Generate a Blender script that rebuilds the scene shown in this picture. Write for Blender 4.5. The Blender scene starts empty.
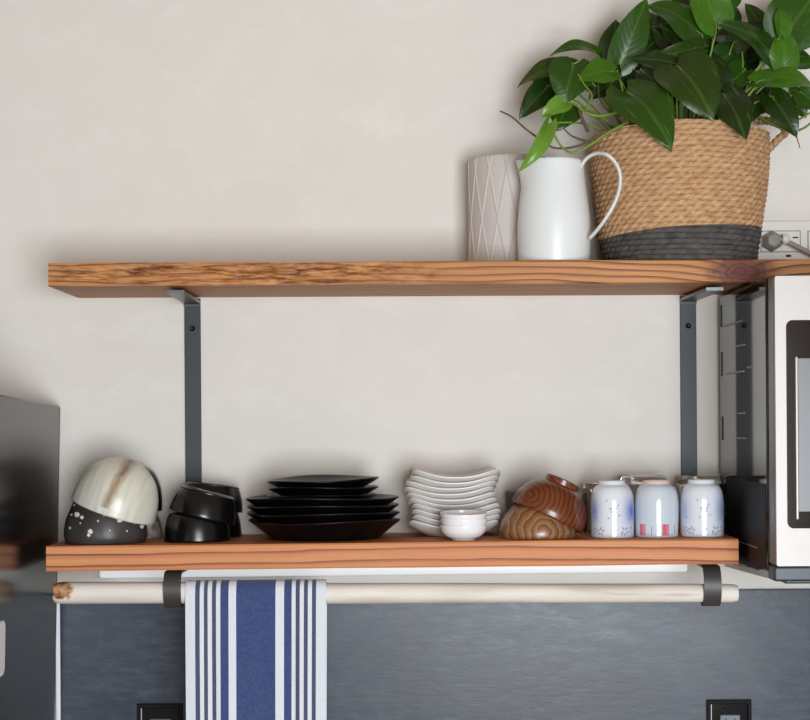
import bpy, bmesh, math, random
import numpy as np
from mathutils import Vector, Matrix, noise
from math import sin, cos, pi, radians as R

random.seed(7)
SC = bpy.context.scene
COL = SC.collection
# ------------------------------------------------------------------ camera frame
F, D, CZ, TH = 1710.0, 2.74, 1.573, 0.0070
ct, st = cos(TH), sin(TH)
def W(px, py, y):
    d = D + y
    u, v = px - 407.0, 425.0 - py
    return Vector(((u*ct + v*st)*d/F, y, CZ + (-u*st + v*ct)*d/F))
def mm(px, y=-.15):
    return px*(D + y)/F

cam = bpy.data.cameras.new('camera'); camo = bpy.data.objects.new('camera', cam); COL.objects.link(camo)
cam.sensor_width = 36; cam.lens = F*36/810; cam.sensor_fit = 'HORIZONTAL'
cam.shift_x = (405 - 407)/810; cam.shift_y = 65/810
cam.clip_start = .05
camo.matrix_world = Matrix.Translation((0, -D, CZ)) @ Matrix.Rotation(R(90), 4, 'X') @ Matrix.Rotation(-TH, 4, 'Z')
SC.camera = camo

# ------------------------------------------------------------------ materials
def lin(c):
    return tuple((x/12.92 if x <= .04045 else ((x + .055)/1.055)**2.4) for x in [k/255 for k in c])
def rgba(c): return (*lin(c), 1)

class NT:
    def __init__(s, name):
        s.m = bpy.data.materials.new(name); s.m.use_nodes = True
        s.t = s.m.node_tree; s.b = s.t.nodes['Principled BSDF']
    def n(s, typ, ins=None, **kw):
        o = s.t.nodes.new(typ)
        for k, v in kw.items(): setattr(o, k, v)
        for k, v in (ins or {}).items():
            if hasattr(v, 'is_output') or isinstance(v, bpy.types.NodeSocket): s.t.links.new(v, o.inputs[k])
            else: o.inputs[k].default_value = v
        return o
    def set(s, **kw):
        for k, v in kw.items():
            k = k.replace('_', ' ')
            if isinstance(v, bpy.types.NodeSocket): s.t.links.new(v, s.b.inputs[k])
            else: s.b.inputs[k].default_value = v
        return s
    def math(s, op, a, b=0.0, c=None):
        ins = {0: a, 1: b}
        if c is not None: ins[2] = c
        return s.n('ShaderNodeMath', ins, operation=op).outputs[0]
    def co(s, scale=(1, 1, 1), which='Object', loc=(0, 0, 0), rot=(0, 0, 0)):
        tc = s.n('ShaderNodeTexCoord')
        return s.n('ShaderNodeMapping', {'Vector': tc.outputs[which], 'Scale': scale, 'Location': loc, 'Rotation': rot}).outputs[0]
    def noise(s, vec, scale, detail=3, rough=.5, dist=0):
        return s.n('ShaderNodeTexNoise', {'Vector': vec, 'Scale': scale, 'Detail': detail, 'Roughness': rough, 'Distortion': dist}).outputs[0]
    def ramp(s, fac, stops, interp='LINEAR'):
        r = s.n('ShaderNodeValToRGB', {0: fac}); r.color_ramp.interpolation = interp
        e = r.color_ramp.elements
        while len(e) < len(stops): e.new(.5)
        for q, (p, c) in zip(e, stops):
            q.position = p; q.color = rgba(c) if len(c) == 3 and max(c) > 1 else (*c, 1) if len(c) == 3 else c
        return r.outputs[0]
    def mix(s, fac, a, b, blend='MIX'):
        o = s.n('ShaderNodeMix', data_type='RGBA', blend_type=blend)
        for k, v in ((0, fac), (6, a), (7, b)):
            if isinstance(v, bpy.types.NodeSocket): s.t.links.new(v, o.inputs[k])
            else: o.inputs[k].default_value = v
        return o.outputs[2]
    def bump(s, h, strength=.3, dist=.002):
        o = s.n('ShaderNodeBump', {'Height': h, 'Strength': strength, 'Distance': dist})
        s.t.links.new(o.outputs[0], s.b.inputs['Normal']); return s
    def attr(s, name='col'):
        return s.n('ShaderNodeAttribute', attribute_name=name).outputs[0]

def plain(name, c, rough=.5, metal=0, vary=.04, scale=30, bump=0, spec=.5, coat=0):
    k = NT(name)
    v = k.noise(k.co(), scale, 4)
    base = k.mix(v, (*[x*(1 - vary) for x in lin(c)], 1), (*[min(1, x*(1 + vary)) for x in lin(c)], 1))
    k.set(Base_Color=base, Roughness=rough, Metallic=metal, Specular_IOR_Level=spec, Coat_Weight=coat)
    if bump: k.bump(k.noise(k.co(), scale*4, 3), bump, .001)
    return k.m

# plaster
k = NT('plaster_wall')
a = k.noise(k.co(), 2.2, 5, .6); b = k.noise(k.co((1, 1, 1.6)), 11, 6, .65, .6)
c1 = k.ramp(a, [(.3, (221, 217, 211)), (.7, (227, 223, 217))])
c2 = k.mix(k.ramp(b, [(.50, (0., 0., 0.)), (.75, (.8, .8, .8))]), c1, rgba((231, 228, 223)))
k.set(Base_Color=c2, Roughness=.75, Specular_IOR_Level=.25)
k.bump(k.noise(k.co(), 40, 6, .7), .25, .0015)
M_WALL = k.m
# slate
k = NT('slate_panel')
a = k.noise(k.co((1, 1, 1.5)), 3.0, 6, .6, .8)
b = k.noise(k.co((1, 1, 3.5)), 26, 5, .7, .4)
vein = k.noise(k.co((1, 1, 1.7), loc=(.4, 0, .1)), 2.6, 5, .62, 1.2)
vm = k.math('SUBTRACT', 1.0, k.math('MULTIPLY', k.math('ABSOLUTE', k.math('SUBTRACT', vein, .5)), 55.0))
vm = k.n('ShaderNodeClamp', {0: vm}).outputs[0]
col = k.ramp(a, [(.3, (24, 33, 50)), (.52, (40, 51, 70)), (.74, (74, 82, 94))])
col = k.mix(k.math('MULTIPLY', k.ramp(b, [(.45, (0., 0., 0.)), (.75, (1., 1., 1.))]), .35), col, rgba((104, 108, 112)))
col = k.mix(k.math('MULTIPLY', k.math('MULTIPLY', vm, k.ramp(k.noise(k.co(loc=(3, 0, 1)), 3.5, 2), [(.5, (0., 0., 0.)), (.62, (1., 1., 1.))])), .6), col, rgba((24, 28, 36)))
k.set(Base_Color=col, Roughness=k.math('ADD', .24, k.math('MULTIPLY', b, .2)), Specular_IOR_Level=.36)
k.bump(k.math('SUBTRACT', k.math('ADD', b, k.math('MULTIPLY', a, 1.2)), k.math('MULTIPLY', vm, .06)), .10, .0020)
M_SLATE = k.m

def wood_board(name, light, mid, dark, period, wob, knot=None, fine=.35, xs=.9, zs=3.2):
    k = NT(name)
    tc = k.n('ShaderNodeTexCoord')
    xyz = k.n('ShaderNodeSeparateXYZ', {0: tc.outputs['Object']})
    n1 = k.noise(k.co((xs, 3, zs)), 2.4, 2, .4)
    n2 = k.noise(k.co((6, 30, 30)), 1.5, 3, .5)
    ph = k.math('ADD', xyz.outputs[2], k.math('MULTIPLY', xyz.outputs[1], .45))
    ph = k.math('MULTIPLY', ph, 1/period)
    ph = k.math('ADD', ph, k.math('MULTIPLY', n1, wob))
    ph = k.math('ADD', ph, k.math('MULTIPLY', n2, .35))
    if knot:
        dv = k.n('ShaderNodeVectorMath', {0: k.n('ShaderNodeMapping', {'Vector': tc.outputs['Object'], 'Location': (-knot[0], -knot[1], -knot[2]), 'Scale': (.62, .4, 1.2)}).outputs[0]}, operation='LENGTH').outputs['Value']
        dn = k.math('ADD', dv, k.math('MULTIPLY', k.math('SUBTRACT', k.noise(k.co(), 60, 4), .5), .02))
        km = k.ramp(dn, [(0., (1., 1., 1.)), (.018, (.9, .9, .9)), (.040, (0., 0., 0.))])
        ph = k.math('ADD', ph, k.math('MULTIPLY', k.math('DIVIDE', .02, k.math('ADD', dv, .012)), 2.2))
    fr = k.math('FRACT', ph)
    col = k.ramp(fr, [(0, light), (.45, light), (.74, mid), (.9, dark), (.955, dark), (1., light)])
    fib = k.noise(k.co((9, 420, 420)), 1.0, 4, .6)
    col = k.mix(k.ramp(fib, [(.42, (0., 0., 0.)), (.7, (fine, fine, fine))]), col, rgba(dark))
    big = k.noise(k.co((3, 8, 8)), 1.3, 3)
    col = k.mix(k.ramp(big, [(.35, (0., 0., 0.)), (.75, (.5, .5, .5))]), col, rgba(mid))
    if knot:
        kc = k.ramp(k.math('FRACT', k.math('MULTIPLY', dn, 130)), [(0, (120, 52, 38)), (.6, (84, 34, 26)), (1, (46, 18, 14))])
        col = k.mix(km, col, kc)
    rough = k.attr('chip')
    col = k.mix(k.n('ShaderNodeClamp', {0: k.math('MULTIPLY', rough, 1.5)}).outputs[0], col, k.mix(k.ramp(k.noise(k.co((10, 40, 70)), 1.6, 5, .65), [(.40, (0., 0., 0.)), (.58, (1., 1., 1.))]), rgba(dark), rgba(light)))
    k.set(Base_Color=col, Roughness=.55, Specular_IOR_Level=.35)
    k.bump(k.math('ADD', fr, fib), .12, .0012)
    return k.m
M_WOOD_UP = wood_board('golden_fir_board', (206, 146, 88), (176, 112, 60), (112, 62, 28), .0105, 9.0, knot=None)
M_WOOD_LO = wood_board('orange_fir_board', (212, 145, 96), (196, 122, 76), (112, 60, 34), .0175, 3.0, fine=.2, xs=.5, zs=1.2)

def bowl_wood(name, stops, freq, loc, dist=2.2, sq=.45, rough=.3):
    k = NT(name)
    w = k.n('ShaderNodeTexWave', {'Vector': k.co((1, sq, 1), loc=loc), 'Scale': freq, 'Distortion': dist, 'Detail': 1, 'Detail Scale': 2.5, 'Detail Roughness': .5}, wave_type='RINGS', rings_direction='Y', wave_profile='SAW').outputs[1]
    f = k.noise(k.co((40, 40, 260)), 1, 4, .6); g = k.noise(k.co(), 26, 3)
    w = k.math('ADD', w, k.math('MULTIPLY', k.math('SUBTRACT', g, .5), .5))
    col = k.ramp(w, stops)
    col = k.mix(k.math('MULTIPLY', f, .45), col, rgba(stops[1][1]))
    k.set(Base_Color=col, Roughness=rough, Coat_Weight=.25, Coat_Roughness=.2)
    return k.m

M_BLACKSTEEL = plain('raw_black_steel', (50, 53, 56), .48, .3, .22, 14, .1)
M_STEELPLATE = plain('bare_steel', (104, 108, 108), .35, .7, .2, 40)
M_SCREW = plain('black_screw', (18, 18, 19), .4, .4)
M_STRAP = plain('dark_hook_steel', (70, 68, 68), .45, .35, .25, 18, .15)
M_BLACKGLAZE = plain('black_glaze', (5, 5, 7), .3, 0, .2, 30, .05, .4)
M_BLACKLACQ = plain('black_lacquer', (11, 11, 13), .24, 0, .2, 40, .05)
M_WHITEGLAZE = plain('white_glaze', (222, 220, 216), .22, 0, .02)
M_WHITEBOWL = plain('bright_white_glaze', (240, 241, 244), .18, 0, .02)
M_PITCHER = plain('cool_white_ceramic', (226, 231, 231), .32, 0, .03, 20)
M_VASE = plain('matte_warm_white_ceramic', (198, 191, 186), .6, 0, .04, 25, .1)
M_PLASTIC = plain('white_plastic', (226, 224, 219), .35, 0, .02)
M_PLASTIC_B = plain('cool_white_plastic', (232, 237, 242), .4, 0, .02)
M_GREYPLUG = plain('grey_rubber', (150, 147, 142), .5, 0, .05)
M_SLOT = plain('dark_slot', (20, 20, 20), .6)
M_FRIDGE = plain('charcoal_steel_panel', (10, 12, 18), .2, 0, .05, 8, 0, .45)
M_SEAL = plain('dark_seal', (70, 74, 76), .45)
M_MWSIDE = plain('glossy_black_enamel', (14, 15, 16), .06, 0, .05, 8, 0, .9)
M_MWLOW = plain('satin_black_reflection', (9, 9, 10), .5, 0, .05, 8, 0, .08)  # dull black that imitates a dark reflection on the oven side
M_MWSTEEL = plain('brushed_silver', (174, 170, 168), .45, .35, .03, 60)
M_MWGREY = plain('grey_door_edge', (120, 118, 117), .35, .3)
M_MWBASE = plain('dark_blue_grey_base', (46, 54, 62), .35, .2)
M_MWGLASS = plain('dark_oven_glass', (34, 24, 20), .08, 0, .05, 8, 0, .6)
M_MWSCREEN = plain('grey_oven_screen', (96, 96, 100), .3, .2, .1, 30)
M_PINKEDGE = plain('pale_edge_metal', (150, 134, 130), .3, .5)
M_OUTFRAME = plain('black_outlet_frame', (8, 8, 9), .55, 0, .04, 30, 0, .15)
M_CHROME = plain('dark_mirror_plate', (20, 19, 19), .07, .0, .4, 60, 0, .35)
M_OUTSOCK = plain('blue_grey_socket', (92, 104, 122), .4)
M_SOIL = plain('potting_soil', (32, 24, 18), .95, 0, .4, 80, .6)
M_TWIG = plain('brown_twig', (96, 74, 58), .7, 0, .2, 60)
M_VINE = plain('green_vine', (112, 140, 52), .5, 0, .2, 60)
M_FLOOR = plain('wood_floor', (150, 120, 92), .45, 0, .2, 3)

k = NT('pale_speckled_glaze'); cc = k.attr()
cc = k.mix(k.ramp(k.noise(k.co((30, 30, 6)), 1.6, 4), [(.35, (0., 0., 0.)), (.7, (.35, .35, .35))]), cc, rgba((226, 224, 206)))
k.set(Base_Color=cc, Roughness=.3); k.bump(k.noise(k.co(), 60, 3), .1, .001); M_PALEBOWL = k.m
k = NT('speckled_black_glaze')
k.set(Base_Color=k.attr(), Roughness=.42); k.bump(k.noise(k.co(), 160, 3), .15, .0008); M_SPECKLE = k.m
k = NT('mottled_grey_glaze')
k.set(Base_Color=k.ramp(k.noise(k.co(), 50, 5), [(.35, (98, 82, 74)), (.5, (160, 152, 144)), (.65, (204, 200, 194))]), Roughness=.4); M_MOTTLE = k.m
k = NT('painted_porcelain'); k.set(Base_Color=k.attr(), Roughness=.12, Coat_Weight=.3, Coat_Roughness=.04); M_CUP = k.m
k = NT('striped_cotton')
wv = k.n('ShaderNodeTexWave', {'Vector': k.co(), 'Scale': 260.0, 'Distortion': .4}, bands_direction='Z').outputs[1]
wx = k.n('ShaderNodeTexWave', {'Vector': k.co(), 'Scale': 260.0, 'Distortion': .4}, bands_direction='X').outputs[1]
cl = k.noise(k.co(), 220, 4)
k.set(Base_Color=k.mix(k.math('MULTIPLY', cl, .22), k.attr(), rgba((150, 158, 178))), Roughness=.9, Sheen_Weight=.3, Specular_IOR_Level=.15)
k.bump(k.math('ADD', wv, wx), .25, .0006); M_TOWEL = k.m
k = NT('woven_rope'); tc = k.noise(k.co((60, 60, 200)), 1, 4, .6)
k.set(Base_Color=k.mix(k.ramp(tc, [(.4, (0., 0., 0.)), (.75, (.5, .5, .5))]), k.attr(), rgba((150, 104, 62))), Roughness=.85, Specular_IOR_Level=.2)
k.bump(k.noise(k.co((180, 180, 600)), 1, 3), .5, .001); M_ROPE = k.m
k = NT('charcoal_rope')
k.set(Base_Color=k.attr(), Roughness=.85, Specular_IOR_Level=.2)
k.bump(k.noise(k.co((180, 180, 600)), 1, 3), .5, .001); M_ROPEDARK = k.m
k = NT('branch_wood')
bn = k.noise(k.co((4, 30, 30)), 1.5, 4, .55)
bc = k.ramp(bn, [(.3, (204, 195, 184)), (.5, (224, 217, 208)), (.75, (234, 229, 223))])
cr = k.ramp(k.noise(k.co((5, 90, 90)), 1.0, 3), [(.68, (0., 0., 0.)), (.74, (1., 1., 1.))])
bc = k.mix(k.math('MULTIPLY', cr, .35), bc, rgba((140, 112, 88)))
bc = k.mix(k.attr('knot'), bc, k.ramp(k.noise(k.co(), 90, 4), [(.35, (112, 66, 36)), (.5, (172, 122, 82)), (.65, (206, 164, 122))]))
k.set(Base_Color=bc, Roughness=.6, Specular_IOR_Level=.3); k.bump(bn, .3, .002); M_BRANCH = k.m
k = NT('pothos_leaf')
uv = k.n('ShaderNodeAttribute', attribute_name='leaf_uv').outputs['Vector']
sx = k.n('ShaderNodeSeparateXYZ', {0: uv})
s_abs = k.math('ABSOLUTE', sx.outputs[0])
base = k.attr()
vn = k.noise(k.n('ShaderNodeMapping', {'Vector': uv, 'Scale': (5, 1.3, 3)}).outputs[0], 2.2, 4, .6)
vmask = k.ramp(vn, [(.60, (0., 0., 0.)), (.74, (.35, .35, .35))])
col = k.mix(vmask, base, rgba((120, 165, 62)))
rib = k.ramp(s_abs, [(0., (1., 1., 1.)), (.03, (.7, .7, .7)), (.075, (0., 0., 0.))])
col = k.mix(k.math('MULTIPLY', rib, .2), col, rgba((110, 150, 66)))
geo = k.n('ShaderNodeNewGeometry')
col = k.mix(k.math('MULTIPLY', geo.outputs['Backfacing'], .22), col, rgba((112, 150, 92)))
vein = k.math('SINE', k.math('MULTIPLY', k.math('SUBTRACT', sx.outputs[1], k.math('MULTIPLY', s_abs, .35)), 60.0))
k.set(Base_Color=col, Roughness=.32, Specular_IOR_Level=.5, Subsurface_Weight=0.0)
k.bump(vein, .05, .001)
tr = k.n('ShaderNodeBsdfTranslucent', {'Color': k.mix(.5, col, rgba((120, 180, 20)))})
ms = k.n('ShaderNodeMixShader', {0: .14, 1: k.b.outputs[0], 2: tr.outputs[0]})
k.t.links.new(ms.outputs[0], k.t.nodes['Material Output'].inputs[0]); M_LEAF = k.m
k = NT('light_diffuser'); k.set(Base_Color=rgba((236, 240, 244)), Roughness=.4, Emission_Color=(.9, .96, 1, 1), Emission_Strength=.45); M_DIFF = k.m
k = NT('clear_glass'); k.set(Base_Color=(.97, .98, .98, 1), Roughness=.0, Transmission_Weight=1.0, IOR=1.5); M_GLASS = k.m

# ------------------------------------------------------------------ mesh helpers
def mesh(name, verts, faces, mat, parent=None, smooth=20, col=None, attrs=None, loc=None):
    me = bpy.data.meshes.new(name)
    me.from_pydata([tuple(v) for v in verts], [], faces); me.update()
    bm = bmesh.new(); bm.from_mesh(me)
    bmesh.ops.recalc_face_normals(bm, faces=bm.faces) if smooth != 'keep' else None
    bm.to_mesh(me); bm.free()
    sm = 35 if smooth == 'keep' else smooth
    if sm:
        me.polygons.foreach_set('use_smooth', [True]*len(me.polygons))
        me.set_sharp_from_angle(angle=R(sm))
    if col is not None:
        a = me.color_attributes.new('col', 'FLOAT_COLOR', 'POINT')
        a.data.foreach_set('color', np.asarray([(*c, 1) for c in col], dtype=np.float32).ravel())
    for nm, vals in (attrs or {}).items():
        vals = np.asarray(vals, dtype=np.float32)
        if vals.ndim == 1:
            a = me.attributes.new(nm, 'FLOAT', 'POINT'); a.data.foreach_set('value', vals)
        else:
            a = me.attributes.new(nm, 'FLOAT_VECTOR', 'POINT'); a.data.foreach_set('vector', vals.ravel())
    o = bpy.data.objects.new(name, me); COL.objects.link(o)
    if mat: me.materials.append(mat)
    if parent: o.parent = parent
    if loc is not None: o.location = loc
    return o
def tag(o, label=None, cat=None, group=None, kind=None):
    if label: o['label'] = label
    if cat: o['category'] = cat
    if group: o['group'] = group
    if kind: o['kind'] = kind
    return o
def empty(name, loc, label, cat, group=None, rot=(0, 0, 0)):
    o = bpy.data.objects.new(name, None); COL.objects.link(o); o.empty_display_size = .03
    o.location = loc; o.rotation_euler = rot
    return tag(o, label, cat, group)
def copy_tree(o, parent=None):
    c = o.copy(); COL.objects.link(c)
    if parent: c.parent = parent
    for ch in o.children: copy_tree(ch, c)
    return c

def box_vf(x0, x1, y0, y1, z0, z1, bev=0.0, seg=2):
    bm = bmesh.new()
    bmesh.ops.create_cube(bm, size=1)
    for v in bm.verts:
        v.co = Vector((x0 + (v.co.x + .5)*(x1 - x0), y0 + (v.co.y + .5)*(y1 - y0), z0 + (v.co.z + .5)*(z1 - z0)))
    if bev: bmesh.ops.bevel(bm, geom=bm.edges[:], offset=bev, segments=seg, affect='EDGES', profile=.5)
    bm.verts.index_update()
    vs = [v.co.copy() for v in bm.verts]; fs = [[v.index for v in f.verts] for f in bm.faces]
    bm.free(); return vs, fs
def join(*parts):
    V, Fc = [], []
    for vs, fs in parts:
        k = len(V); V += list(vs); Fc += [[i + k for i in f] for f in fs]
    return V, Fc
def box(name, x0, x1, y0, y1, z0, z1, mat, parent=None, bev=0.0, loc=None):
    v, f = box_vf(min(x0, x1), max(x0, x1), min(y0, y1), max(y0, y1), min(z0, z1), max(z0, z1), bev)
    return mesh(name, v, f, mat, parent, loc=loc)
def smooth_profile(pts, n=60, closed=False):
    """Catmull-Rom resample by arc length"""
    P = [Vector((*p, 0)) if len(p) == 2 else Vector(p) for p in pts]
    out = []
    m = len(P)
    for i in range(m if closed else m - 1):
        p1, p2 = P[i], P[(i + 1) % m]
        p0 = P[i - 1] if (i > 0 or closed) else p1*2 - p2
        p3 = P[(i + 2) % m] if (i + 2 < m or closed) else p2*2 - p1
        for q in range(10):
            t = q/10
            out.append(.5*((2*p1) + (p2 - p0)*t + (2*p0 - 5*p1 + 4*p2 - p3)*t*t + (3*p1 - p0 - 3*p2 + p3)*t**3))
    if not closed: out.append(P[-1])
    L = [0]
    for a, b in zip(out, out[1:]): L.append(L[-1] + (b - a).length)
    res = []
    j = 0
    for i in range(n):
        t = L[-1]*i/(n - 1)
        while j < len(L) - 2 and L[j + 1] < t: j += 1
        w = (t - L[j])/max(1e-9, L[j + 1] - L[j])
        res.append(out[j].lerp(out[j + 1], min(1, max(0, w))))
    return res
def lathe_vf(profile, seg=96, sx=1., sy=1., fn=None):
    """profile list of (r,z) from axis/first to last; theta 0 faces the camera (-y), grows to +x"""
    V, Fc, info = [], [], []
    n = len(profile)
    for i, (r, z) in enumerate(profile):
        for j in range(seg):
            t = 2*pi*j/seg
            rr, zz = (r, z) if fn is None else fn(r, z, t, i/(n - 1))
            V.append(Vector((rr*sin(t)*sx, -rr*cos(t)*sy, zz))); info.append((t, rr, zz, i))
    for i in range(n - 1):
        for j in range(seg):
            a, b = i*seg + j, i*seg + (j + 1) % seg
            Fc.append([a, b, b + seg, a + seg])
    Fc.append(list(range(seg))[::-1]); Fc.append([(n - 1)*seg + j for j in range(seg)])
    return V, Fc, info
def lathe(name, profile, mat, parent=None, seg=96, sx=1., sy=1., fn=None, colfn=None, loc=None, smooth=40, rot=None):
    V, Fc, info = lathe_vf(profile, seg, sx, sy, fn)
    col = [colfn(t, r, z, i) for (t, r, z, i) in info] if colfn else None
    o = mesh(name, V, Fc, mat, parent, smooth, col, loc=loc)
    if rot: o.rotation_euler = rot
    return o
def tube_vf(path, rad, seg=8, cap=True):
    P = [Vector(p) for p in path]; n = len(P)
    rad = rad if hasattr(rad, '__len__') else [rad]*n
    V, Fc = [], []
    up = None
    for i, p in enumerate(P):
        t = (P[min(n - 1, i + 1)] - P[max(0, i - 1)]).normalized()
        if up is None:
            up = t.orthogonal().normalized()
        up = (up - t*up.dot(t)).normalized()
        s = t.cross(up)
        for j in range(seg):
            a = 2*pi*j/seg
            V.append(p + (up*cos(a) + s*sin(a))*rad[i])
    for i in range(n - 1):
        for j in range(seg):
            a, b = i*seg + j, i*seg + (j + 1) % seg
            Fc.append([a, b, b + seg, a + seg])
    if cap:
        Fc.append(list(range(seg))[::-1]); Fc.append([(n - 1)*seg + j for j in range(seg)])
    return V, Fc
def sweep_band(path, half, thick, axis=Vector((1, 0, 0)), bulge=0):
    """flat bar of width 2*half along axis following a path in the y-z plane"""
    V, Fc = [], []
    P = [Vector(p) for p in path]; n = len(P)
    for i, p in enumerate(P):
        t = (P[min(n - 1, i + 1)] - P[max(0, i - 1)]).normalized()
        nrm = axis.cross(t).normalized()
        for sx_, sn in ((-1, 0), (1, 0), (1, 1), (-1, 1)):
            V.append(p + axis*half*sx_ + nrm*thick*sn)
    for i in range(n - 1):
        for j in range(4):
            a, b = i*4 + j, i*4 + (j + 1) % 4
            Fc.append([a, b, b + 4, a + 4])
    Fc.append([3, 2, 1, 0]); Fc.append([(n - 1)*4 + j for j in range(4)])
    return V, Fc
def extrude_poly(pts, y0, y1):
    """pts in (x,z)"""
    n = len(pts)
    V = [Vector((p[0], y0, p[1])) for p in pts] + [Vector((p[0], y1, p[1])) for p in pts]
    Fc = [list(range(n)), list(range(n, 2*n))[::-1]]
    for i in range(n):
        j = (i + 1) % n
        Fc.append([i, j, j + n, i + n])
    return V, Fc

# ------------------------------------------------------------------ the setting
tag(box('wall_back', -2.6, 2.6, 0, .12, 0, 2.7, M_WALL), kind='structure')
tag(box('floor', -2.6, 2.6, -5.2, .12, -.1, 0, M_FLOOR), kind='structure')
bs_top = W(780, 589.5, -.012).z
bs_l = W(60.5, 650, -.012).x
v, f = box_vf(bs_l, 2.59, -.012, -.0005, .86, bs_top, .0012)
tag(mesh('wall_backsplash', v, f, M_SLATE), kind='structure')
tag(box('trim_1', bs_l - .0075, bs_l - .0004, -.014, -.0005, .86, bs_top + .001, M_PLASTIC_B, bev=.001), kind='structure')

# ------------------------------------------------------------------ shelves
YF = -.235
def shelf(name, px0, yt0, yb0, px1, yt1, yb1, mat, chip, label):
    a = W(px0, yt0, YF); b = W(px1, yt1, YF); th = ((a.z - W(px0, yb0, YF).z) + (b.z - W(px1, yb1, YF).z))/2
    L = b.x - a.x; slope = (b.z - a.z)/L
    nx, nz = 420, 16
    V, ch, Fc = [], [], []
    for i in range(nx + 1):
        x = L*i/nx
        loop = []
        for j in range(nz + 1):
            z = -th*j/nz
            bev = .0016*(max(0, 1 - j/1.0)**2 + max(0, 1 - (nz - j)/1.0)**2)
            y = YF + bev
            c = 0
            if chip:
                px = px0 + (px1 - px0)*i/nx
                band = max(0, 1 - abs((px - 235)/215)**4)*(0.25 + .75*sin(pi*min(1, max(0, j/nz)))**.7) if 20 < px < 450 else 0
                low = noise.noise(Vector((x*7, 0, z*40)))
                nn = noise.fractal(Vector((x*22, 3, z*130 + x*3)), 1, 2, 4)
                c = band*max(0, min(1, .35 + 1.1*nn + .5*low))
                y += c*.0060
            y += .0004*noise.noise(Vector((x*9, 1, z*60)))
            zz = z + .0007*noise.noise(Vector((x*6, 5 if j < nz/2 else 9, 0)))*(1 if j in (0, nz) else .0)
            loop.append((x, y, zz + slope*x)); ch.append(c)
        for t in range(1, 7):
            loop.append((x, YF + (0 - YF - .0008)*t/6, -th + slope*x)); ch.append(0)
        for t in range(6, 0, -1):
            loop.append((x, YF + (0 - YF - .0008)*t/6, slope*x)); ch.append(0)
        V += loop
    m = len(V)//(nx + 1)
    for i in range(nx):
        for j in range(m):
            p, q = i*m + j, i*m + (j + 1) % m
            Fc.append([p, q, q + m, p + m])
    Fc.append(list(range(m))); Fc.append([nx*m + j for j in range(m)][::-1])
    o = mesh(name, V, Fc, mat, smooth=32, attrs={'chip': ch}, loc=(a.x, 0, a.z))
    tag(o, label, 'shelf', 'wooden wall shelves')
    return o, (lambda x: a.z + slope*(x - a.x)), th, a, b
up_o, zu, th_u, ua, ub = shelf('wall_shelf', 48, 263, 286.5, 900, 258.6, 281.4, M_WOOD_UP, True, 'long golden wooden shelf under the plant basket, its front edge rough and gouged')
lo_o, zl, th_l, la, lb = shelf('wall_shelf', 46, 546.4, 571.2, 738.5, 538.9, 564.5, M_WOOD_LO, False, 'orange-toned wooden shelf lined with bowls, plates and cups')
# knot of the upper board (needs its local position)
kp = W(741, 271, YF); M_KNOTTED = wood_board('golden_fir_board_knotted', (202, 144, 90), (166, 104, 58), (92, 48, 22), .0105, 8.0, knot=((kp.x - ua.x)*.62, YF*.4, (kp.z - ua.z)*1.2))
up_o.data.materials.clear(); up_o.data.materials.append(M_KNOTTED)

# ------------------------------------------------------------------ rod, brackets
Y_ROD = -.212
r_l, r_r = W(55, 592.9, Y_ROD), W(737.3, 593.2, Y_ROD)
def rod_at(x):
    t = (x - r_l.x)/(r_r.x - r_l.x)
    return r_l.z + (r_r.z - r_l.z)*t, .0164 + (.0136 - .0164)*t
def make_rod():
    nx, seg = 220, 32
    V, Fc, kn = [], [], []
    L = r_r.x - r_l.x
    for i in range(nx + 1):
        x = r_l.x + L*i/nx
        zc, rr = rod_at(x)
        e = min(i, nx - i)
        if e < 3: rr *= (.86, .95, .99)[e]
        for j in range(seg):
            t = 2*pi*j/seg
            rad = rr*(1 + .03*noise.noise(Vector((x*8, cos(t), sin(t)))) )
            dz = .0016*noise.noise(Vector((x*4, 2, 2)))
            dx = .0
            if i == 0: dx = .002*noise.noise(Vector((cos(t)*2, sin(t)*2, 0)))
            p = Vector((x - r_l.x + dx, -cos(t)*rad, (zc - r_l.z) + sin(t)*rad + dz))
            V.append(p)
            q = ((p.x - .012)/.017)**2 + ((p.z - .0045)/.0125)**2 + .5*noise.noise(Vector((p.x*150, p.z*150, 1)))
            kn.append(1 if (q < 1 and p.y < 0.004) else 0)
    for i in range(nx):
        for j in range(seg):
            a, b = i*seg + j, i*seg + (j + 1) % seg
            Fc.append([a, b, b + seg, a + seg])
    Fc.append(list(range(seg))[::-1]); Fc.append([nx*seg + j for j in range(seg)])
    o = mesh('towel_rod', V, Fc, M_BRANCH, smooth=50, attrs={'knot': kn}, loc=r_l)
    tag(o, 'peeled pale branch used as a towel rod, hung in two hooks below the shelf', 'towel rod')
make_rod()

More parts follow.
